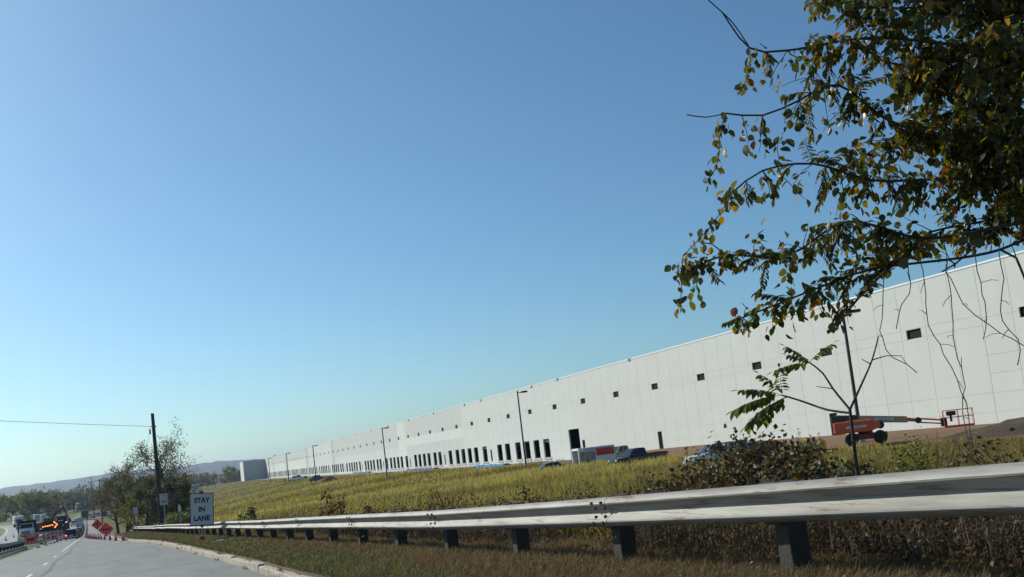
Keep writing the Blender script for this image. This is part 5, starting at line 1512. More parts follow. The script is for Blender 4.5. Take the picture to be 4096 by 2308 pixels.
# ---- tall grass of the field
GR1 = leafmat('tall_grass_yellow', [(0.0, (0.32, 0.27, 0.09)), (0.35, (0.46, 0.38, 0.135)), (0.7, (0.39, 0.33, 0.095)), (1.0, (0.53, 0.43, 0.19))], 0.42, 0.7)
GR2 = leafmat('tall_grass_green', [(0.0, (0.23, 0.24, 0.06)), (0.5, (0.33, 0.32, 0.08)), (1.0, (0.42, 0.36, 0.11))], 0.42, 0.7)
GR3 = leafmat('tall_grass_brown', [(0.0, (0.16, 0.115, 0.045)), (0.5, (0.25, 0.18, 0.07)), (1.0, (0.22, 0.17, 0.055))], 0.35, 0.8)
n = 200000
az = np.radians(rng.uniform(1.0, 60, n)); rr = np.exp(rng.uniform(np.log(9.0), np.log(520.0), n))
X, Y = rr * np.sin(az), rr * np.cos(az)
s_, p_ = sp(X, Y)
edge = np.interp(s_, [40, 80, 95, 150, 700], [44.8, 44.8, 44.5, 49.5, 49.5]) + 0.8 * np.sin(s_ * 0.9)
ok = (X > 6.6) & (p_ < edge) & (Y > 2) & (Y < 500) & ~((Y > 425) & (X < 14))
X, Y, rr = X[ok], Y[ok], rr[ok]
pn = patch(X, Y, 7.0, 1.3) + rng.normal(0, 0.16, len(X)); pn2 = patch(X, Y, 16.0, 4.1) + rng.normal(0, 0.13, len(X))
Z = zground(X, Y)
hfac = 0.62 + 0.75 * patch(X, Y, 5.2, 2.2) + rng.normal(0, 0.12, len(X))
near_green = np.clip((Y - 60) / 120, 0, 1)
for nm, sel, mat, lab in (('field_grass', (pn2 + near_green * 0.18 > 0.52) & (pn > 0.44), GR2, 'green tinged tall grass growing over the field bank'), ('field_grass', (pn2 + near_green * 0.18 <= 0.52) & (pn > 0.44), GR1, 'straw yellow tall grass growing over the field bank'), ('field_grass', pn <= 0.44, GR3, 'brown dead grass in patches over the field bank')):
    x, y, z, r0, hf = X[sel], Y[sel], Z[sel], rr[sel], hfac[sel]
    B = []
    for k in range(3):
        w = np.clip(r0 * 0.00085, 0.014, 0.13) * rng.uniform(0.6, 1.3, len(x))
        h = (rng.uniform(0.35, 0.75, len(x)) * hf) * np.clip(r0 / 22, 0.75, 1.0)
        P = np.stack([x + rng.normal(0, 0.12, len(x)) * np.clip(r0 / 30, 0.6, 3), y + rng.normal(0, 0.12, len(x)) * np.clip(r0 / 30, 0.6, 3), z - 0.04], 1)
        B.append(blades(P, h, w, rng.uniform(0.1, 0.8, len(x))))
    V, F = join(B)
    tag(np_mesh(nm, V, F, mat), lab, 'grass', kind='stuff')
# ---- rank olive grass close behind the rail at right
n = 42000
xq = rng.uniform(8.8, 34, n); yq = rng.uniform(3.0, 34, n)
k_ = (patch(xq, yq, 2.4, 8.8) + rng.normal(0, 0.12, n)) > 0.36
xq, yq = xq[k_], yq[k_]
rq = np.hypot(xq, yq)
V, F = blades(np.stack([xq, yq, zground(xq, yq) - 0.03], 1), rng.uniform(0.35, 0.8, len(xq)) * (0.6 + 1.0 * patch(xq, yq, 1.6, 3.3)), np.clip(rq * 0.0011, 0.012, 0.04), rng.uniform(0.1, 1.0, len(xq)))
tag(np_mesh('rank_grass', V, F, leafmat('rank_olive_grass', [(0, (0.10, 0.085, 0.028)), (0.4, (0.18, 0.15, 0.045)), (0.75, (0.26, 0.20, 0.07)), (1, (0.17, 0.09, 0.045))], 0.4, 0.8)), 'rank olive grass between the guardrail and the yard at right', 'grass', kind='stuff')
# ---- verge: short green grass towards the kerb, brown thatch towards the rail
VG1 = leafmat('verge_grass_green', [(0.0, (0.065, 0.07, 0.022)), (0.5, (0.125, 0.125, 0.038)), (1.0, (0.20, 0.165, 0.07))], 0.35, 0.7)
VG2 = leafmat('verge_thatch_brown', [(0.0, (0.12, 0.075, 0.036)), (0.35, (0.20, 0.13, 0.065)), (0.7, (0.30, 0.215, 0.115)), (0.85, (0.15, 0.14, 0.05)), (1.0, (0.11, 0.12, 0.04))], 0.3, 0.85)
n = 190000
yv = np.exp(rng.uniform(np.log(4.0), np.log(140.0), n)); xv = rng.uniform(0, 1, n)
er_ = edge_r(yv) + 0.23
xv = er_ + xv * (6.6 - er_)
tt_ = (xv - er_) / 1.9 + rng.normal(0, 0.13, n) + 0.22 * (patch(xv * 3, yv, 2.2, 5.0) - 0.5) - np.clip((yv - 14) / 60, -0.1, 0.35)
zv = zground(xv, yv)
for nm, sel, mat, lab, hh in (('verge_grass', tt_ < 0.58, VG1, 'short green grass on the verge behind the kerb', (0.05, 0.15)), ('verge_grass', tt_ >= 0.58, VG2, 'brown dry thatch on the verge under the guardrail', (0.05, 0.20))):
    x, y, z = xv[sel], yv[sel], zv[sel]
    w = np.clip(y * 0.0009, 0.006, 0.05) * rng.uniform(0.6, 1.4, len(x))
    V, F = blades(np.stack([x, y, z - 0.01], 1), rng.uniform(*hh, len(x)), w, rng.uniform(0.2, 1.2, len(x)))
    tag(np_mesh(nm, V, F, mat), lab, 'grass', kind='stuff')
# weeds at the kerb joints
x = []; 
n = 320
yk = rng.choice([13.2, 16.4, 21.0, 26.5, 33.0, 41, 52, 60], n) + rng.normal(0, 0.22, n); xk = edge_r(yk) + rng.normal(0.0, 0.06, n)
V, F = blades(np.stack([xk, yk, zroad(yk) + np.where(xk > edge_r(yk), 0.15, 0.0)], 1), rng.uniform(0.04, 0.13, n), np.full(n, 0.012), rng.uniform(0.2, 1.0, n))
tag(np_mesh('kerb_weeds', V, F, VG1), 'tufts of weeds sprouting from the kerb joints', 'weeds', kind='stuff')
# fallen leaves on the verge
n = 3500
yl = np.exp(rng.uniform(np.log(4.0), np.log(30.0), n)); xl = rng.uniform(4.3, 6.6, n)
P = np.stack([xl, yl, zground(xl, yl) + rng.uniform(0.02, 0.09, n)], 1)
V, F = leaf_geo(P, rnd_dirs(n) * np.array([1, 1, 0.3]), np.array([[0, 0, 1.0]]) + 0.5 * rnd_dirs(n), rng.uniform(0.03, 0.065, n), 0.7, True)
tag(np_mesh('fallen_leaves', V, F, leafmat('fallen_leaf_brown', [(0, (0.16, 0.08, 0.035)), (0.6, (0.26, 0.15, 0.07)), (1, (0.34, 0.24, 0.13))], 0.2, 0.8)), 'brown fallen leaves scattered in the thatch below the guardrail', 'leaves', kind='stuff')

# ---- rough brush behind the rail: dry stems with small leaves
BR = leafmat('brush_leaf', [(0.0, (0.025, 0.022, 0.010)), (0.35, (0.05, 0.042, 0.015)), (0.6, (0.07, 0.038, 0.02)), (0.85, (0.10, 0.08, 0.03)), (1.0, (0.20, 0.13, 0.065))], 0.3, 0.8)  # leaf tones darkened, shade among the brush put into the colour
BS = leafmat('brush_stem', [(0.0, (0.06, 0.04, 0.026)), (0.7, (0.12, 0.08, 0.05)), (1.0, (0.30, 0.23, 0.15))], 0.05, 0.9)
def brush(n_st, xr, yr, hr, seed, lab, leaves=9, lsz=(0.03, 0.06), wst=0.008, mat=BR, stm=BS, lmax=0.9):
    r = np.random.default_rng(seed)
    y = np.exp(r.uniform(np.log(yr[0]), np.log(yr[1]), n_st)); x = r.uniform(xr[0], xr[1], n_st) + 0.02 * y
    keep = patch(x, y, 1.8, seed) > 0.28
    x, y = x[keep], y[keep]
    z = zground(x, y); h = r.uniform(*hr, len(x)) * (0.6 + 0.7 * patch(x, y, 1.1, seed + 2))
    ws = np.clip(y * 0.0007, wst, 0.03)
    V1, F1 = blades(np.stack([x, y, z - 0.02], 1), h, ws, r.uniform(0.0, lmax, len(x)), r)
    tip = V1.reshape(-1, 5, 3)[:, [0, 1, 2, 4]]
    P = []
    for k in range(leaves):
        t = r.uniform(0.15, 1.0, (len(x), 1))
        b = tip[:, 0] * (1 - t) + tip[:, 3] * t + r.normal(0, 0.05, (len(x), 3))
        P.append(b)
    P = np.concatenate(P)
    dist = np.tile(np.hypot(x, y), leaves)
    V2, F2 = leaf_geo(P, rnd_dirs(len(P), r) + np.array([0, 0, -0.2]), rnd_dirs(len(P), r), r.uniform(*lsz, len(P)) * np.clip(dist / 14, 1, 1.35), 0.55, True)
    tag(np_mesh('dry_brush', V1, F1, stm), lab + ', bare stems', 'brush', kind='stuff')
    tag(np_mesh('dry_brush', V2, F2, mat), lab + ', small withered leaves', 'brush', kind='stuff')
brush(30000, (5.45, 8.6), (1.8, 42), (0.3, 0.9), 31, 'tangled dry brush just behind the guardrail posts', 3, lmax=1.5)
brush(2600, (8.5, 24), (2.2, 34), (0.45, 0.95), 57, 'tall olive weeds beyond the guardrail at right', 3, (0.03, 0.055), mat=leafmat('olive_weed', [(0, (0.05, 0.05, 0.014)), (0.5, (0.12, 0.105, 0.028)), (0.85, (0.19, 0.15, 0.05)), (1, (0.14, 0.07, 0.03))], 0.4, 0.7))
# seed-head weeds standing against the warehouse wall
def plume(x, y, h, lab):
    z0 = zg(x, y)
    t = thing('tall_weed', lab, 'weed', (x, y, z0), group='tall seed-head weeds at the yard edge')
    mb = MB(); mb.tube([(0, 0, 0), (0.03, 0, h * 0.6), (0.10, 0, h)], [0.012, 0.01, 0.005], 5); mb.build('stem', M('weed_stem', (0.16, 0.12, 0.07), 0.9), t)
    n = 70
    zz = rng.uniform(h * 0.55, h * 1.0, n); ww = (h - zz) * 0.28
    P = np.stack([0.1 * (zz / h) + rng.normal(0, 1, n) * ww * 0.5, rng.normal(0, 1, n) * ww * 0.5, zz], 1)
    V, F = leaf_geo(P, rnd_dirs(n) + np.array([0, 0, 0.5]), rnd_dirs(n), rng.uniform(0.05, 0.12, n), 0.35, True)
    np_mesh('seed_head', V, F, BR, t, kind='stuff')
for i, (x, y, h, l) in enumerate([(28.5, 40.0, 1.7, 'tall seed-head weed left of the silver suv, against the white wall'), (36.5, 44.0, 1.9, 'tall seed-head weed right of the vine covered bush, leftmost of four'), (37.3, 43.0, 1.5, 'tall seed-head weed right of the vine covered bush, second of four'), (39.0, 43.0, 2.2, 'tall seed-head weed right of the vine covered bush, tallest of four'), (39.8, 42.2, 1.8, 'tall seed-head weed just left of the yellow compressor'), (31.5, 50.5, 1.4, 'short seed-head weed left of the dark pickup tail')]):
    plume(x, y, h, l)

# ---- bushes
def bush(name, label, x, y, rx, ry, h, n, lsz, mat, seed, stems=9, wr=0.75, cat='bush', group=None, hollow=0.35, simple=True, stem_c=(0.09, 0.06, 0.045)):
    r = np.random.default_rng(seed)
    z0 = zg(x, y)
    t = thing(name, label, cat, (x, y, z0), group=group)
    mb = MB()
    tips = []
    for k in range(stems):
        a = r.uniform(0, 2 * np.pi); q = r.uniform(0.3, 0.95)
        tx, ty, tz = rx * q * np.cos(a), ry * q * np.sin(a), h * r.uniform(0.6, 1.0) * (1.1 - 0.4 * q)
        mid = (tx * 0.35 + r.normal(0, 0.05), ty * 0.35 + r.normal(0, 0.05), tz * 0.55)
        mb.tube([(0.1 * tx, 0.1 * ty, -0.05), mid, (tx, ty, tz)], [0.014 + 0.006 * h, 0.010, 0.004], 5)
        tips.append((tx, ty, tz))
    mb.build('stem', M('bush_stem_%d' % int(stem_c[0] * 1000), stem_c, 0.9), t)
    nc = max(5, int(n / 60))
    cen = unit(r.normal(size=(nc, 3)) * np.array([1, 1, 0.8])) * r.uniform(hollow, 1.0, (nc, 1)) ** 0.6
    cen[:, 2] = np.abs(cen[:, 2])
    cen = cen * np.array([rx, ry, h * 0.9])
    ci = r.integers(0, nc, n)
    P = cen[ci] + r.normal(0, 1, (n, 3)) * np.array([rx * 0.12, ry * 0.12, h * 0.085])
    P[:, 2] = np.abs(P[:, 2]) + 0.03
    out = unit(P - np.array([0, 0, h * 0.3]))
    V, F = leaf_geo(P, rnd_dirs(n, r) + out * 0.5 + np.array([0, 0, -0.4]), out + 0.9 * rnd_dirs(n, r), r.uniform(*lsz, n), wr, simple)
    np_mesh('foliage', V, F, mat, t, kind='stuff')
    return t
VINE = leafmat('vine_leaf_dark', [(0.0, (0.03, 0.036, 0.011)), (0.3, (0.06, 0.06, 0.017)), (0.55, (0.075, 0.036, 0.018)), (0.75, (0.10, 0.09, 0.023)), (0.9, (0.13, 0.055, 0.025)), (1.0, (0.16, 0.13, 0.05))], 0.35, 0.55)
REDL = leafmat('red_autumn_leaf', [(0.0, (0.09, 0.022, 0.014)), (0.5, (0.15, 0.042, 0.022)), (0.85, (0.11, 0.06, 0.025)), (1.0, (0.30, 0.13, 0.03))], 0.35, 0.6)
YGL = leafmat('yellow_green_leaf', [(0.0, (0.07, 0.085, 0.016)), (0.5, (0.14, 0.145, 0.025)), (1.0, (0.23, 0.21, 0.045))], 0.4, 0.6)
DKL = leafmat('dark_green_leaf', [(0.0, (0.025, 0.035, 0.012)), (0.6, (0.05, 0.06, 0.018)), (1.0, (0.09, 0.09, 0.03))], 0.3, 0.6)
BRL = leafmat('brown_withered_leaf', [(0.0, (0.06, 0.035, 0.02)), (0.6, (0.11, 0.065, 0.033)), (1.0, (0.17, 0.12, 0.06))], 0.25, 0.8)
gb = 'vine covered bushes behind the guardrail'
bush('bush', 'vine covered bush at the left end of the dark thicket, low and reddish', 9.3, 13.9, 1.0, 0.9, 1.0, 2200, (0.06, 0.12), VINE, 1, 12, group=gb)
bush('bush', 'vine covered bush in front of the silver suv, reddish and tallest', 9.9, 12.9, 1.25, 1.0, 1.62, 5200, (0.06, 0.12), VINE, 2, 14, group=gb)
bush('bush', 'vine covered bush right of the tallest one, dark green leaves', 10.3, 11.9, 1.1, 1.0, 1.52, 4800, (0.06, 0.12), VINE, 3, 14, group=gb)
bush('bush', 'vine covered bush just left of the sapling trunk', 9.6, 10.4, 1.1, 0.9, 1.22, 3800, (0.06, 0.12), VINE, 4, 14, group=gb)
bush('bush', 'low red leaved tangle in front of the vine covered thicket', 8.2, 12.0, 0.9, 0.8, 0.95, 2000, (0.045, 0.085), REDL, 5, 10, group=gb)
bush('bush', 'dark weedy bush at the foot of the sapling', 8.6, 8.8, 0.8, 0.7, 1.1, 1800, (0.04, 0.08), DKL, 6, 10, group=gb)
bush('bush', 'yellow flecked bush under the lamp post at right', 11.5, 9.8, 1.2, 1.0, 1.1, 1800, (0.04, 0.08), YGL, 7, 10, group=gb)
bush('bush', 'brown brush heap at the far right above the rail', 10.8, 7.9, 1.3, 0.9, 1.15, 1900, (0.04, 0.08), BRL, 8, 14, group=gb)
bush('bush', 'dark brush at the right picture edge above the rail', 10.2, 6.6, 1.1, 0.8, 1.1, 1500, (0.04, 0.08), DKL, 9, 14, group=gb)
g2 = 'small shrubs along the back of the guardrail'
bush('shrub', 'small dark green shrub behind the rail next to the STAY IN LANE sign', 7.6, 51.5, 0.95, 0.9, 1.5, 900, (0.10, 0.18), DKL, 11, 8, group=g2)
bush('shrub', 'yellow green shrub behind the rail, lowest in the row', 7.1, 40.0, 0.9, 1.3, 0.9, 800, (0.08, 0.14), YGL, 12, 8, group=g2)
bush('shrub', 'yellow green shrub between the dark shrub and the red sumac', 7.2, 36.5, 0.7, 0.9, 0.9, 600, (0.08, 0.13), YGL, 13, 8, group=g2)
bush('sumac', 'red leaved sumac with bare arching stems behind the rail', 8.0, 34.0, 0.75, 0.6, 1.75, 520, (0.09, 0.17), REDL, 14, 12, wr=0.5, group=g2, hollow=0.7)
bush('sumac', 'smaller red sumac right of the tall one', 8.1, 30.0, 0.5, 0.5, 1.15, 320, (0.08, 0.14), REDL, 15, 8, wr=0.5, group=g2, hollow=0.7)
bush('shrub', 'bare twiggy shrub with upswept branches in the field', 9.1, 24.6, 0.75, 0.6, 1.6, 170, (0.04, 0.07), BRL, 16, 22, group=g2, hollow=0.8)
bush('shrub', 'dark brown shrub right of the bare twiggy one', 8.6, 20.4, 0.75, 0.6, 1.15, 1100, (0.05, 0.09), BRL, 17, 10, group=g2)
bush('shrub', 'dark purple brown shrub in the middle behind the rail', 8.6, 18.3, 0.8, 0.6, 1.15, 1100, (0.05, 0.09), VINE, 18, 10, group=g2)
bush('shrub', 'brown withered shrub near the rail splice', 8.2, 15.6, 0.8, 0.6, 1.1, 1100, (0.045, 0.085), BRL, 19, 12, group=g2)

# ---- trees
BARK = M('tree_bark', (0.060, 0.048, 0.036), 0.95, var=0.3, scale=6, bump=0.7, bscale=18)
def limb_path(p0, d, L, r, n=5, wob=0.12, up=0.1):
    pts = [np.array(p0, dtype=float)]
    d = unit(np.array(d, dtype=float))
    for k in range(n):
        d = unit(d + r.normal(0, wob, 3) + np.array([0, 0, up]))
        pts.append(pts[-1] + d * L / n)
    return pts
def tree(name, label, x, y, z0, h, trunk_r, crown_r, mat, seed, leaves=2500, lsz=0.22, n_limb=9, start=0.3, group=None, lean=0.0, dens=1.0, flat=1.0, bare=0.0, simple=True):
    r = np.random.default_rng(seed)
    t = thing(name, label, 'tree', (x, y, z0), group=group)
    tr_ = MB()
    top = h * 0.82
    tp = [np.array([lean * q * h + r.normal(0, 0.02 * h) * (q > 0), r.normal(0, 0.02 * h) * (q > 0), -0.4 + (top + 0.4) * q]) for q in np.linspace(0, 1, 6)]
    tr_.tube(tp, list(np.linspace(trunk_r, trunk_r * 0.25, 6)), 8)
    tr_.build('trunk', BARK, t, smooth='auto')
    lm = MB()
    ends = []
    for k in range(n_limb):
        q = start + (0.95 - start) * (k + r.uniform(0, 0.8)) / n_limb
        i = min(int(q * 5), 4); f_ = q * 5 - i
        p0 = tp[i] * (1 - f_) + tp[i + 1] * f_
        a = k * 2.4 + r.uniform(-0.5, 0.5)
        L = crown_r * r.uniform(0.7, 1.1) * (1.1 - 0.55 * abs(q - 0.5))
        pts = limb_path(p0, (math.cos(a), math.sin(a), r.uniform(0.2, 0.9)), L, r, 5, 0.14, 0.08)
        r0 = trunk_r * 0.42 * (1.1 - q * 0.6)
        lm.tube(pts, list(np.linspace(r0, r0 * 0.2, 6)), 5)
        for j in range(2, 6):
            for _ in range(2):
                pp = limb_path(pts[j], unit(r.normal(size=3)) + unit(pts[j] - pts[j - 1]) * 0.8, L * r.uniform(0.25, 0.5), r, 3, 0.2, 0.08)
                lm.tube(pp, list(np.linspace(r0 * 0.22, r0 * 0.06, 4)), 4)
                ends += [pp[2], pp[3]]
        ends += [pts[4], pts[5]]
    lm.build('limbs', BARK, t)
    ends.append(tp[-1] + np.array([0, 0, h * 0.08]))
    ends = np.array(ends)
    keep = r.uniform(size=len(ends)) >= bare
    en = ends[keep] if keep.sum() > 3 else ends
    ci = r.integers(0, len(en), leaves)
    P = en[ci] + r.normal(0, 1, (leaves, 3)) * crown_r * 0.085 * np.array([1, 1, flat])
    V, F = leaf_geo(P, rnd_dirs(leaves, r) + np.array([0, 0, -0.25]), rnd_dirs(leaves, r) + np.array([0, 0, 0.4]), r.uniform(0.6, 1.35, leaves) * lsz, 0.7, simple)
    np_mesh('crown', V, F, mat, t, kind='stuff')
    return t
TL1 = leafmat('tree_leaf_olive', [(0.0, (0.045, 0.055, 0.018)), (0.5, (0.085, 0.09, 0.028)), (0.85, (0.13, 0.115, 0.035)), (1.0, (0.17, 0.12, 0.04))], 0.4, 0.6)
TL2 = leafmat('tree_leaf_grey_brown', [(0.0, (0.055, 0.05, 0.026)), (0.6, (0.09, 0.08, 0.036)), (1.0, (0.13, 0.10, 0.045))], 0.35, 0.7)
TL3 = leafmat('tree_leaf_green', [(0.0, (0.035, 0.05, 0.016)), (0.6, (0.065, 0.08, 0.024)), (1.0, (0.11, 0.11, 0.035))], 0.38, 0.6)
TL4 = leafmat('tree_leaf_autumn', [(0.0, (0.09, 0.06, 0.02)), (0.6, (0.14, 0.09, 0.028)), (1.0, (0.19, 0.12, 0.035))], 0.38, 0.6)
gt = 'trees beside the utility pole'
tree('tree', 'tall open crowned tree behind the utility pole', 8.9, 134.5, zg(8.9, 134.5), 12.6, 0.30, 4.7, TL1, 101, 6000, 0.21, 14, 0.30, gt, dens=1.0)
tree('tree', 'rounded grey brown tree at the left of the roadside clump', 4.3, 140.0, zg(4.3, 140), 9.6, 0.24, 3.6, TL2, 102, 7000, 0.20, 13, 0.15, gt)
tree('tree', 'bare limbed tree leaning over the road at the left of the clump', 3.4, 148.0, zg(3.4, 148), 8.4, 0.24, 4.2, TL2, 103, 1400, 0.18, 12, 0.2, gt, lean=-0.12, bare=0.5)
tree('tree', 'dense dark tree behind the SPEED LIMIT 50 sign', 6.4, 126.0, zg(6.4, 126), 6.6, 0.2, 2.6, TL3, 104, 6500, 0.2, 11, 0.1, gt)
tree('tree', 'low vine hung tree right of the utility pole', 9.6, 121.0, zg(9.6, 121), 5.6, 0.2, 2.8, DKL, 105, 6500, 0.2, 12, 0.1, gt)
tree('tree', 'yellow green sapling thicket left of the utility pole base', 5.0, 132.0, zg(5.0, 132), 4.6, 0.12, 2.0, YGL, 106, 1600, 0.2, 8, 0.1, gt)
tree('tree', 'grey green tree behind the tall open crowned one', 11.4, 150.0, zg(11.4, 150), 8.0, 0.22, 3.4, TL1, 107, 5500, 0.22, 11, 0.15, gt)
bush('shrub', 'pale leaved shrub heaped at the end of the guardrail', 5.4, 138.0, 1.5, 1.2, 1.3, 900, (0.12, 0.22), TL2, 61, 8, group='shrubs at the end of the guardrail')
bush('shrub', 'yellow green shrub behind the guardrail below the utility pole', 7.8, 104.0, 1.4, 2.0, 2.0, 1400, (0.12, 0.22), YGL, 62, 9, group='shrubs at the end of the guardrail')
bush('shrub', 'dark shrub behind the green marker sign', 8.4, 96.0, 1.5, 2.2, 2.3, 1700, (0.12, 0.22), DKL, 63, 9, group='shrubs at the end of the guardrail')
bush('shrub', 'olive shrub between the pole and the dark vine hung tree', 9.8, 108.0, 1.5, 2.0, 2.5, 1500, (0.12, 0.22), TL1, 64, 9, group='shrubs at the end of the guardrail')
# far trees: five kinds, copied
FT1 = leafmat('far_leaf_green', [(0.0, (0.06, 0.085, 0.025)), (0.6, (0.11, 0.135, 0.04)), (1.0, (0.17, 0.17, 0.055))], 0.4, 0.6)
FT2 = leafmat('far_leaf_olive', [(0.0, (0.09, 0.10, 0.03)), (0.6, (0.15, 0.155, 0.045)), (1.0, (0.22, 0.19, 0.06))], 0.4, 0.6)
FT3 = leafmat('far_leaf_grey_brown', [(0.0, (0.08, 0.075, 0.04)), (0.6, (0.13, 0.115, 0.05)), (1.0, (0.18, 0.14, 0.06))], 0.35, 0.7)
FT4 = leafmat('far_leaf_autumn', [(0.0, (0.13, 0.09, 0.03)), (0.6, (0.20, 0.13, 0.04)), (1.0, (0.27, 0.17, 0.05))], 0.38, 0.6)
FT5 = leafmat('far_leaf_dark', [(0.0, (0.035, 0.055, 0.02)), (0.6, (0.065, 0.085, 0.028)), (1.0, (0.10, 0.11, 0.04))], 0.38, 0.6)
protos = []
for i, (mt, hh, cr, nl) in enumerate(((FT1, 12, 5.2, 2200), (FT2, 11, 5.0, 2100), (FT3, 10, 4.2, 1600), (FT4, 9, 4.0, 1500), (FT5, 13, 5.0, 2200))):
    protos.append(tree('tree', '', 0, 0, -400, hh, 0.3, cr, mt, 200 + i, nl, 0.66, 10, 0.03, 'trees in the wooded belt'))
rt = np.random.default_rng(77)
spots = []
for i in range(60):                      # belt across the left distance
    a = rt.uniform(-7.5, 3.2); r_ = rt.uniform(560, 1150)
    spots.append((a, r_, rt.uniform(0.75, 1.25), rt.integers(0, 5), 'leafy tree in the wooded belt below the ridge at left'))
for a, r_, s_, k in ((-3.4, 430, 0.85, 0), (-3.0, 420, 0.95, 1), (-2.7, 445, 0.8, 4), (-2.3, 430, 0.9, 0), (-2.0, 460, 0.8, 2), (-3.9, 445, 0.9, 1), (-4.5, 455, 0.85, 0), (-1.6, 520, 0.8, 3), (-5.2, 440, 0.9, 4), (-6.0, 450, 1.0, 1), (-2.9, 405, 0.7, 4), (-1.9, 560, 0.9, 0), (-1.4, 590, 1.0, 1), (-0.9, 600, 0.95, 4), (-0.4, 610, 1.0, 0), (0.2, 600, 1.05, 1)):
    spots.append((a, r_, s_, k, 'bushy tree of the nearer clump beyond the far carriageway bend'))
for i in range(26):
    a = rt.uniform(4.2, 8.4); r_ = rt.uniform(740, 1000)
    spots.append((a, r_, rt.uniform(0.7, 1.1), rt.integers(0, 5), 'low tree on the skyline between the pole and the warehouse wing'))
used = [False] * 5
for a, r_, s_, k, lab in spots:
    x, y = r_ * math.sin(R(a)), r_ * math.cos(R(a))
    o = protos[k] if not used[k] else copy_tree(protos[k])
    used[k] = True
    o.location = (x, y, float(zground(np.array([x]), np.array([y]))[0]) - 0.3)
    o.rotation_euler = (0, 0, rt.uniform(0, 6.28)); o.scale = (s_ * rt.uniform(0.95, 1.25), s_ * rt.uniform(0.95, 1.25), s_)
    kd = ('dark green', 'olive green', 'grey brown', 'autumn yellow', 'blackish green')[k]
    o['label'] = kd + ' ' + lab
    o['group'] = lab
# woods further back, beyond counting
nf = 26000
aa = np.radians(rt.uniform(-30, 40, nf)); r_ = rt.uniform(1100, 2400, nf)
hc = patch(aa * 900, r_, 30, 3.0)
P = np.stack([r_ * np.sin(aa), r_ * np.cos(aa), -6.0 + rt.uniform(0, 1, nf) ** 0.6 * (8 + 9 * hc)], 1)
V, F = leaf_geo(P, rnd_dirs(nf, rt), rnd_dirs(nf, rt) + np.array([0, 0, 0.6]), rt.uniform(3.0, 6.5, nf), 0.9, True)
tag(np_mesh('far_woods', V, F, FT1), 'continuous dark woods across the distance under the ridge', 'woods', kind='stuff')

# ---- foreground tree on the right
FL = leafmat('near_leaf', [(0.0, (0.035, 0.045, 0.013)), (0.3, (0.065, 0.075, 0.018)), (0.55, (0.105, 0.105, 0.022)), (0.75, (0.16, 0.135, 0.026)), (0.88, (0.22, 0.145, 0.024)), (0.95, (0.34, 0.18, 0.02)), (1.0, (0.18, 0.06, 0.022))], 0.55, 0.35)
ft = thing('tree', 'large overhanging tree filling the upper right, leaves turning yellow', 'tree', (9.4, 4.4, zg(9.4, 4.4)))
bz = zg(9.4, 4.4)
off = np.array([9.4, 4.4, bz])
trk = [(9.4, 4.4, -0.3), (9.35, 4.4, 1.5), (9.2, 4.45, 3.2), (9.1, 4.45, 5.0), (9.0, 4.5, 7.0)]
mb = MB(); mb.tube([np.array(p) - off for p in trk], [0.22, 0.19, 0.16, 0.12, 0.06], 10); mb.build('trunk', BARK, ft, smooth='auto')
branches = [
 [(9.1, 4.45, 4.6), (7.9, 4.6, 4.45), (7.03, 4.78, 4.25), (6.25, 5.3, 4.5), (5.63, 5.68, 4.51), (5.28, 5.74, 4.53), (5.05, 5.75, 4.82)],
 [(9.15, 4.45, 3.9), (7.9, 4.65, 3.6), (7.03, 4.78, 3.45), (6.39, 5.3, 3.74), (6.03, 5.56, 4.18), (5.66, 5.65, 4.06), (5.37, 5.8, 3.97), (5.08, 5.92, 4.02)],
 [(9.2, 4.45, 3.4), (7.8, 4.6, 3.2), (6.96, 4.7, 3.13), (6.39, 5.14, 3.22), (6.04, 5.39, 3.29), (5.68, 5.63, 3.5), (5.32, 5.84, 3.5), (5.07, 5.93, 3.35)],
 [(9.2, 4.45, 3.0), (7.7, 4.6, 2.85), (6.77, 4.63, 2.72), (6.19, 5.07, 2.71), (5.78, 5.45, 2.95), (5.4, 5.77, 2.75), (4.95, 6.02, 2.82), (4.7, 6.08, 2.74)],
 [(7.7, 4.6, 2.85), (6.9, 4.75, 2.6), (6.4, 4.81, 2.5), (5.85, 5.31, 2.52), (5.51, 5.52, 2.44), (5.15, 5.73, 2.33), (4.9, 5.83, 2.26)],
 [(9.0, 4.5, 6.0), (7.9, 4.6, 5.2), (7.16, 4.58, 4.7), (6.66, 5.11, 4.72), (6.15, 5.42, 4.85), (5.9, 5.5, 5.0)],
 [(7.9, 4.65, 3.6), (7.4, 5.2, 3.9), (7.0, 5.6, 3.9), (6.4, 5.9, 3.6)],
 [(7.9, 4.6, 4.45), (7.3, 5.1, 4.9), (6.7, 5.6, 5.1), (6.3, 5.8, 5.3)],
 [(7.8, 4.6, 3.2), (7.2, 5.0, 2.9), (6.7, 5.4, 2.85), (6.2, 5.6, 2.7)],
 [(7.7, 4.6, 2.85), (7.3, 4.4, 3.3), (6.8, 4.3, 3.8), (6.5, 4.4, 4.2)],
 [(6.19, 5.07, 2.71), (5.8, 5.3, 2.4), (5.55, 5.35, 2.2), (5.42, 5.36, 2.08)],
]
rb = np.random.default_rng(5)
base_br = list(branches)
for k in range(60):                                  # secondary boughs filling the crown's inside
    src = resample(base_br[rb.integers(0, len(base_br))], 0.25)
    i0 = rb.integers(2, max(3, int(len(src) * 0.62)))
    p0 = np.array(src[min(i0, len(src) - 1)])
    if p0[0] < 5.9:
        continue
    pp = limb_path(p0, unit(rb.normal(size=3) + np.array([-0.5, 0.35, 0.1])), rb.uniform(0.5, 1.1), rb, 5, 0.2, -0.04)
    branches.append([tuple(v) for v in pp])
tw = MB()
sprays = []
anchors = []
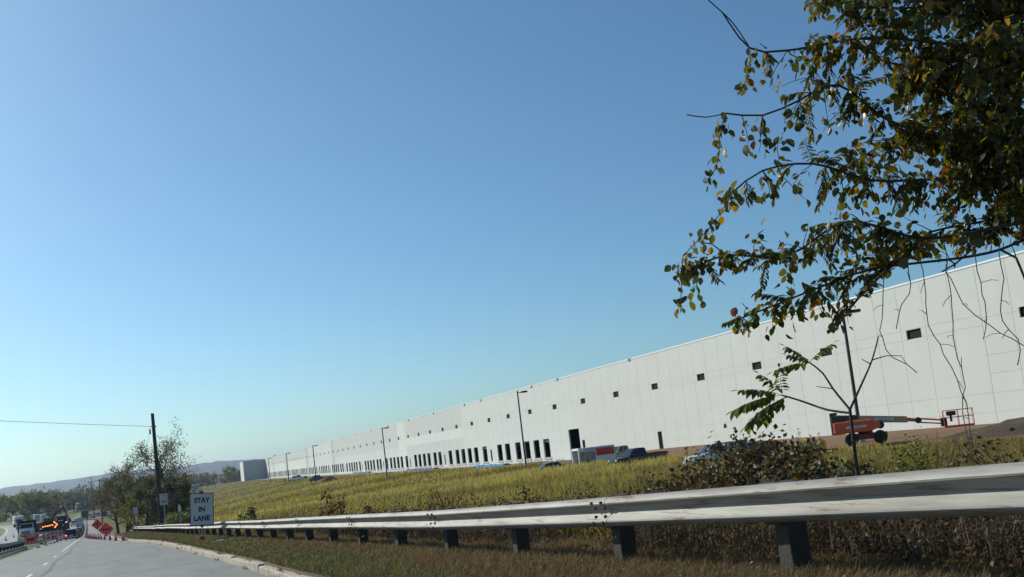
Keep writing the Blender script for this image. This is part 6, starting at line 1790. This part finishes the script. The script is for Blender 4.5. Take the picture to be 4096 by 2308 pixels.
for bi, pts in enumerate(branches):
    pts = resample([tuple(p) for p in pts], 0.12)
    nP = len(pts)
    r0 = 0.022 if bi < 4 else (0.014 if bi < 11 else 0.010)
    mb = MB(); mb.tube([np.array(p) - off for p in pts], list(np.linspace(r0, 0.007, nP)), 6); mb.build('branch' if bi < 11 else 'bough', BARK, ft)
    for k, p in enumerate(pts):
        q = k / nP
        if q < 0.10:
            continue
        m = 5 if q < 0.75 else 4
        p = np.array(p)
        if bi in (0, 1, 2) and p[0] < 5.75:
            m = 2 if rb.uniform() < 0.5 else 1
        if bi == 0 and (p[0] < 5.32 or p[2] > 4.6 and p[0] < 5.6) or bi == 1 and p[0] < 5.2 and rb.uniform() < 0.7:
            m = 0
        if bi in (3, 4) and p[0] > 6.1:
            m = 1
        for _ in range(m):
            L = rb.uniform(0.14, 0.42) * (0.55 if p[0] < 5.2 else 1.0)
            d = unit(rb.normal(size=3) + np.array([-0.35, 0.15, -0.3]))
            pp = limb_path(p, d, L, rb, 4, 0.22, -0.18)
            if pp[-1][2] < np.interp(pp[-1][0], [5.2, 5.5, 5.85, 6.1, 7.2], [1.9, 2.18, 2.42, 2.54, 2.64]):
                continue
            tw.tube([v - off for v in pp], [0.005, 0.004, 0.003, 0.0025, 0.002], 4)
            if rb.uniform() < 0.45:                      # feathery spray: paired drooping leaflets
                nn2 = int(L / 0.035) + 3
                for j in range(nn2):
                    f_ = 0.15 + 0.85 * j / nn2
                    i = min(int(f_ * 4), 3)
                    c_ = pp[i] + (pp[i + 1] - pp[i]) * (f_ * 4 - i)
                    t_ = unit(pp[i + 1] - pp[i]); sd = unit(np.cross(t_, np.array([0, 0, 1.0])) + 1e-6)
                    for sg in (-1, 1):
                        sprays.append((c_, sd * sg * 0.7 + t_ * 0.45 + np.array([0, 0, -0.55]) + rb.normal(0, 0.15, 3), sd * sg * 0.5 + np.array([0, 0, 0.8]) + rb.normal(0, 0.3, 3)))
            else:
                anchors += [(v, pp[min(i + 1, 4)] - pp[i - 1], q) for i, v in enumerate(pp) if i > 0]
# trailing tips seen against the sky
for pts in ([(5.07, 5.93, 3.35), (4.95, 5.97, 3.2), (4.84, 5.99, 3.08), (4.7, 6.03, 2.95), (4.58, 6.07, 2.84), (4.53, 6.1, 2.68)], [(5.08, 5.92, 4.02), (5.0, 5.93, 3.85), (4.98, 5.95, 3.7), (4.93, 5.96, 3.55), (4.84, 5.98, 3.45)], [(5.28, 5.74, 4.53), (5.26, 5.76, 4.35), (5.2, 5.8, 4.2)], [(4.7, 6.08, 2.74), (4.56, 6.1, 2.68), (4.52, 6.12, 2.5), (4.5, 6.13, 2.37)]):
    pts = resample(pts, 0.055)
    tw.tube([np.array(p) - off for p in pts], 0.004, 4)
    for k, p in enumerate(pts):
        anchors += [(np.array(p), np.array([0, 0, -1.0]), 1.0)] * 2
tw.build('twigs', BARK, ft)
# bare whip twigs
for pts in ([(5.28, 5.74, 4.53), (5.13, 5.74, 4.74), (4.96, 5.76, 4.9), (4.86, 5.78, 5.0)], [(5.08, 5.92, 4.02), (4.92, 5.98, 4.0), (4.75, 6.02, 4.03)], [(4.95, 6.02, 2.82), (4.85, 6.04, 2.92), (4.75, 6.08, 2.95)]):
    mb = MB(); mb.tube([np.array(p) - off for p in resample(pts, 0.06)], 0.005, 4); mb.build('whip', BARK, ft)
A = np.array([a[0] for a in anchors]); Dv = np.array([a[1] for a in anchors])
rep = rb.integers(1, 4, len(A)) + ((A[:, 0] > 6.0) & (rb.uniform(size=len(A)) < 0.5))
A = np.repeat(A, rep, axis=0); Dv = np.repeat(Dv, rep, axis=0)
nL = len(A)
P = A + rb.normal(0, 0.035, (nL, 3))
ax = unit(Dv) * 0.5 + rnd_dirs(nL, rb) * 0.8 + np.array([0, 0, -0.65])
nr = rnd_dirs(nL, rb) + np.array([-0.3, -0.2, 0.5])
sz = rb.uniform(0.045, 0.10, nL)
wrs = rb.uniform(0.5, 0.85, nL)
P = np.concatenate([P, np.array([q[0] for q in sprays])]); ax = np.concatenate([ax, np.array([q[1] for q in sprays])]); nr = np.concatenate([nr, np.array([q[2] for q in sprays])])
sz = np.concatenate([sz, rb.uniform(0.055, 0.085, len(sprays))]); wrs = np.concatenate([wrs, rb.uniform(0.28, 0.38, len(sprays))])
kp = P[:, 2] > np.interp(P[:, 0], [5.2, 5.5, 5.85, 6.1, 7.2], [1.9, 2.18, 2.42, 2.56, 2.66]) + rb.normal(0, 0.05, len(P))
P, ax, nr, sz, wrs = P[kp], ax[kp], nr[kp], sz[kp], wrs[kp]
nL = len(P)
dist = np.linalg.norm(P - np.array([0, 0, EYE]), axis=1)
order = np.argsort(P[:, 0] + 0.15 * dist)          # outermost first
sel = order[np.linspace(0, min(1500, nL - 1), 300).astype(int)]
rest = np.setdiff1d(np.arange(nL), sel)
V, F = leaf_geo(P[rest] - off, ax[rest], nr[rest], sz[rest], wrs[rest])
np_mesh('foliage', V, F, FL, ft, kind='stuff')
def one_leaf_mesh(name, mat):
    V, F = leaf_geo(np.zeros((1, 3)), np.array([[0, 1.0, 0]]), np.array([[0, 0, 1.0]]), [1.0], 0.6)
    me = bpy.data.meshes.new(name); me.from_pydata(V.tolist(), [], F.tolist()); me.materials.append(mat); me.update()
    return me
lms = [one_leaf_mesh('leaf', M('near_leaf_%d' % i, c, 0.4, var=0.1)) for i, c in enumerate([])]
def solo_leafmat(i, c):
    return leafmat('near_leaf_single_%d' % i, [(0.0, [x * 1.6 for x in c]), (1.0, [x * 1.8 for x in c])], 0.55, 0.35)
lms = [one_leaf_mesh('leaf', solo_leafmat(i, c)) for i, c in enumerate([(0.035, 0.045, 0.012), (0.055, 0.058, 0.013), (0.075, 0.07, 0.016), (0.10, 0.082, 0.017), (0.026, 0.036, 0.011), (0.19, 0.115, 0.016), (0.12, 0.05, 0.022)])]
for j, i in enumerate(sel):
    me = lms[rb.choice(7, p=[0.2, 0.2, 0.16, 0.14, 0.16, 0.08, 0.06])]
    o = bpy.data.objects.new('leaf', me); col.objects.link(o); o.parent = ft
    a = unit(ax[i]); s = unit(np.cross(a, nr[i])); nn_ = np.cross(s, a)
    k = sz[i]; kw_ = k * wrs[i] / 0.6
    p = P[i] - off
    o.matrix_local = Matrix(((s[0] * kw_, a[0] * k, nn_[0] * k, p[0]), (s[1] * kw_, a[1] * k, nn_[1] * k, p[1]), (s[2] * kw_, a[2] * k, nn_[2] * k, p[2]), (0, 0, 0, 1)))
# bare hanging vines
vines = [[(6.0, 4.98, 2.6), (6.0, 4.98, 2.33), (5.99, 4.99, 2.0), (6.04, 4.93, 1.75), (6.1, 4.87, 1.47), (6.1, 4.86, 1.25), (6.12, 4.9, 0.8)],
         [(6.2, 4.9, 2.7), (6.11, 4.85, 2.2), (6.09, 4.87, 1.82), (6.13, 4.86, 1.55), (6.08, 4.88, 1.3), (6.1, 4.9, 0.7)],
         [(5.94, 5.06, 2.6), (5.94, 5.06, 2.35), (5.87, 5.14, 2.13), (5.84, 5.18, 2.0)],
         [(6.1, 4.85, 2.4), (6.15, 4.8, 2.12), (6.2, 4.74, 2.02), (6.29, 4.62, 1.86), (6.37, 4.51, 1.73), (6.5, 4.4, 1.6)],
         [(6.24, 4.69, 2.5), (6.25, 4.68, 2.1), (6.23, 4.7, 1.9), (6.2, 4.71, 1.82)],
         [(6.35, 4.55, 2.6), (6.33, 4.57, 2.2), (6.3, 4.6, 1.95), (6.36, 4.52, 1.8), (6.33, 4.55, 1.6)],
         [(5.85, 5.2, 2.5), (5.8, 5.25, 2.2), (5.77, 5.28, 1.95), (5.8, 5.2, 1.8), (5.92, 5.1, 1.65)]]
for vpts in vines:
    pts = resample(vpts, 0.08)
    pts = [np.array(p) + rb.normal(0, 0.008, 3) for p in pts]
    mb = MB(); mb.tube([p - off for p in pts], 0.0036, 5)
    for p in pts[::3]:
        d = unit(rb.normal(size=3)) * rb.uniform(0.04, 0.14)
        mb.tube([p - off, p + d * 0.6 - off, p + d + np.array([0, 0, -0.02]) - off], [0.003, 0.0025, 0.002], 4)
    mb.build('vine', M('vine_stem', (0.11, 0.085, 0.065), 0.95), ft)

# ---- sapling with feather leaves
sz0 = zg(6.35, 6.3)
sa = thing('sapling', 'slender sapling with drooping feathery leaves in front of the white wall', 'tree', (6.35, 6.3, sz0))
so = np.array([6.35, 6.3, sz0])
SB = M('sapling_bark', (0.045, 0.038, 0.032), 0.9, var=0.2)
stems_ = [([(6.35, 6.3, sz0 - 0.1), (6.32, 6.28, 0.5), (6.31, 6.26, 0.9), (6.3, 6.23, 1.41)], 0.021, 0.014), ([(6.3, 6.23, 1.38), (6.25, 6.45, 1.43), (6.2, 6.74, 1.55), (6.1, 6.86, 1.62)], 0.012, 0.008), ([(6.3, 6.23, 1.41), (6.3, 6.4, 1.62), (6.3, 6.5, 1.78), (6.3, 6.65, 1.9)], 0.012, 0.007), ([(6.3, 6.23, 1.41), (6.45, 6.2, 1.62), (6.6, 6.17, 1.84), (6.68, 6.13, 2.05)], 0.012, 0.006), ([(6.6, 6.17, 1.84), (6.66, 6.06, 1.86), (6.74, 5.95, 1.84)], 0.006, 0.003), ([(6.58, 6.17, 1.8), (6.5, 6.2, 1.86)], 0.006, 0.003), ([(6.3, 6.4, 1.62), (6.2, 6.5, 1.66)], 0.005, 0.003)]
for pts, r0, r1 in stems_:
    pts = resample(pts, 0.08)
    mb = MB(); mb.tube([np.array(p) - so for p in pts], list(np.linspace(r0, r1, len(pts))), 7); mb.build('stem', SB, sa, smooth='auto')
SLF = leafmat('sapling_leaflet', [(0.0, (0.06, 0.085, 0.02)), (0.5, (0.11, 0.135, 0.028)), (0.85, (0.18, 0.18, 0.035)), (1.0, (0.22, 0.19, 0.045))], 0.5, 0.4)
def pinnate(p0, d, L, npair, droop, r):
    pts = [np.array(p0, dtype=float)]; d = unit(np.array(d, dtype=float))
    for k in range(8):
        d = unit(d + np.array([0, 0, -droop * 0.5]))
        pts.append(pts[-1] + d * L / 8)
    mb = MB(); mb.tube([p - so for p in pts], list(np.linspace(0.003, 0.0012, 9)), 4)
    o = mb.build('leaf', SB, sa)
    PP, AA, NN, SS = [], [], [], []
    for k in range(npair):
        q = 0.18 + 0.8 * k / npair
        i = min(int(q * 8), 7); f_ = q * 8 - i
        p = pts[i] * (1 - f_) + pts[i + 1] * f_; t_ = unit(pts[i + 1] - pts[i])
        side = unit(np.cross(t_, np.array([0, 0, 1.0])))
        for s_ in (-1, 1):
            PP.append(p); AA.append(side * s_ * 0.65 + t_ * 0.35 + np.array([0, 0, -0.55]) + r.normal(0, 0.15, 3)); NN.append(side * s_ * 0.7 + np.array([0, 0, 0.7]) + r.normal(0, 0.3, 3)); SS.append(L * r.uniform(0.21, 0.32))
    PP.append(pts[-1]); AA.append(d); NN.append(np.array([0, 0, 1.0])); SS.append(L * 0.2)
    V, F = leaf_geo(np.array(PP) - so, np.array(AA), np.array(NN), SS, 0.44)
    np_mesh('leaflets', V, F, SLF, o)
rs = np.random.default_rng(9)
for p0, d, L, npair in (((6.1, 6.86, 1.62), (-0.5, 0.6, 0.45), 0.42, 10), ((6.1, 6.86, 1.62), (-0.55, 0.75, 0.1), 0.50, 12), ((6.12, 6.84, 1.60), (-0.6, 0.7, -0.25), 0.48, 12), ((6.1, 6.86, 1.63), (0.2, 0.2, 0.8), 0.30, 8), ((6.12, 6.83, 1.6), (-0.2, 0.9, -0.35), 0.42, 11), ((6.14, 6.8, 1.6), (-0.7, 0.4, -0.1), 0.40, 10), ((6.1, 6.86, 1.64), (-0.1, 0.5, 0.7), 0.34, 9), ((6.3, 6.65, 1.9), (-0.5, 0.7, 0.15), 0.36, 10), ((6.3, 6.65, 1.9), (-0.2, 0.4, 0.6), 0.3, 9), ((6.3, 6.65, 1.9), (0.5, -0.3, 0.6), 0.3, 8), ((6.3, 6.62, 1.88), (-0.4, 0.2, 0.4), 0.26, 8)):
    pinnate(p0, d, L, npair, 0.13, rs)

# ================================================================== air
hz = MB(); hz.box(-9500, -200, -14, 9500, 9500, 110)
m, t, b = newmat('thin_haze')
t.nodes.remove(b)
pv = nd(t, 'ShaderNodeVolumePrincipled')
pv.inputs['Color'].default_value = (0.60, 0.73, 1.0, 1)
pv.inputs['Density'].default_value = 0.00011
pv.inputs['Anisotropy'].default_value = 0.6
t.links.new(pv.outputs[0], t.nodes['Material Output'].inputs['Volume'])
ho = hz.build('haze', m)
tag(ho, 'thin pale haze filling the air towards the ridge', 'haze', kind='stuff')
ho.visible_shadow = True
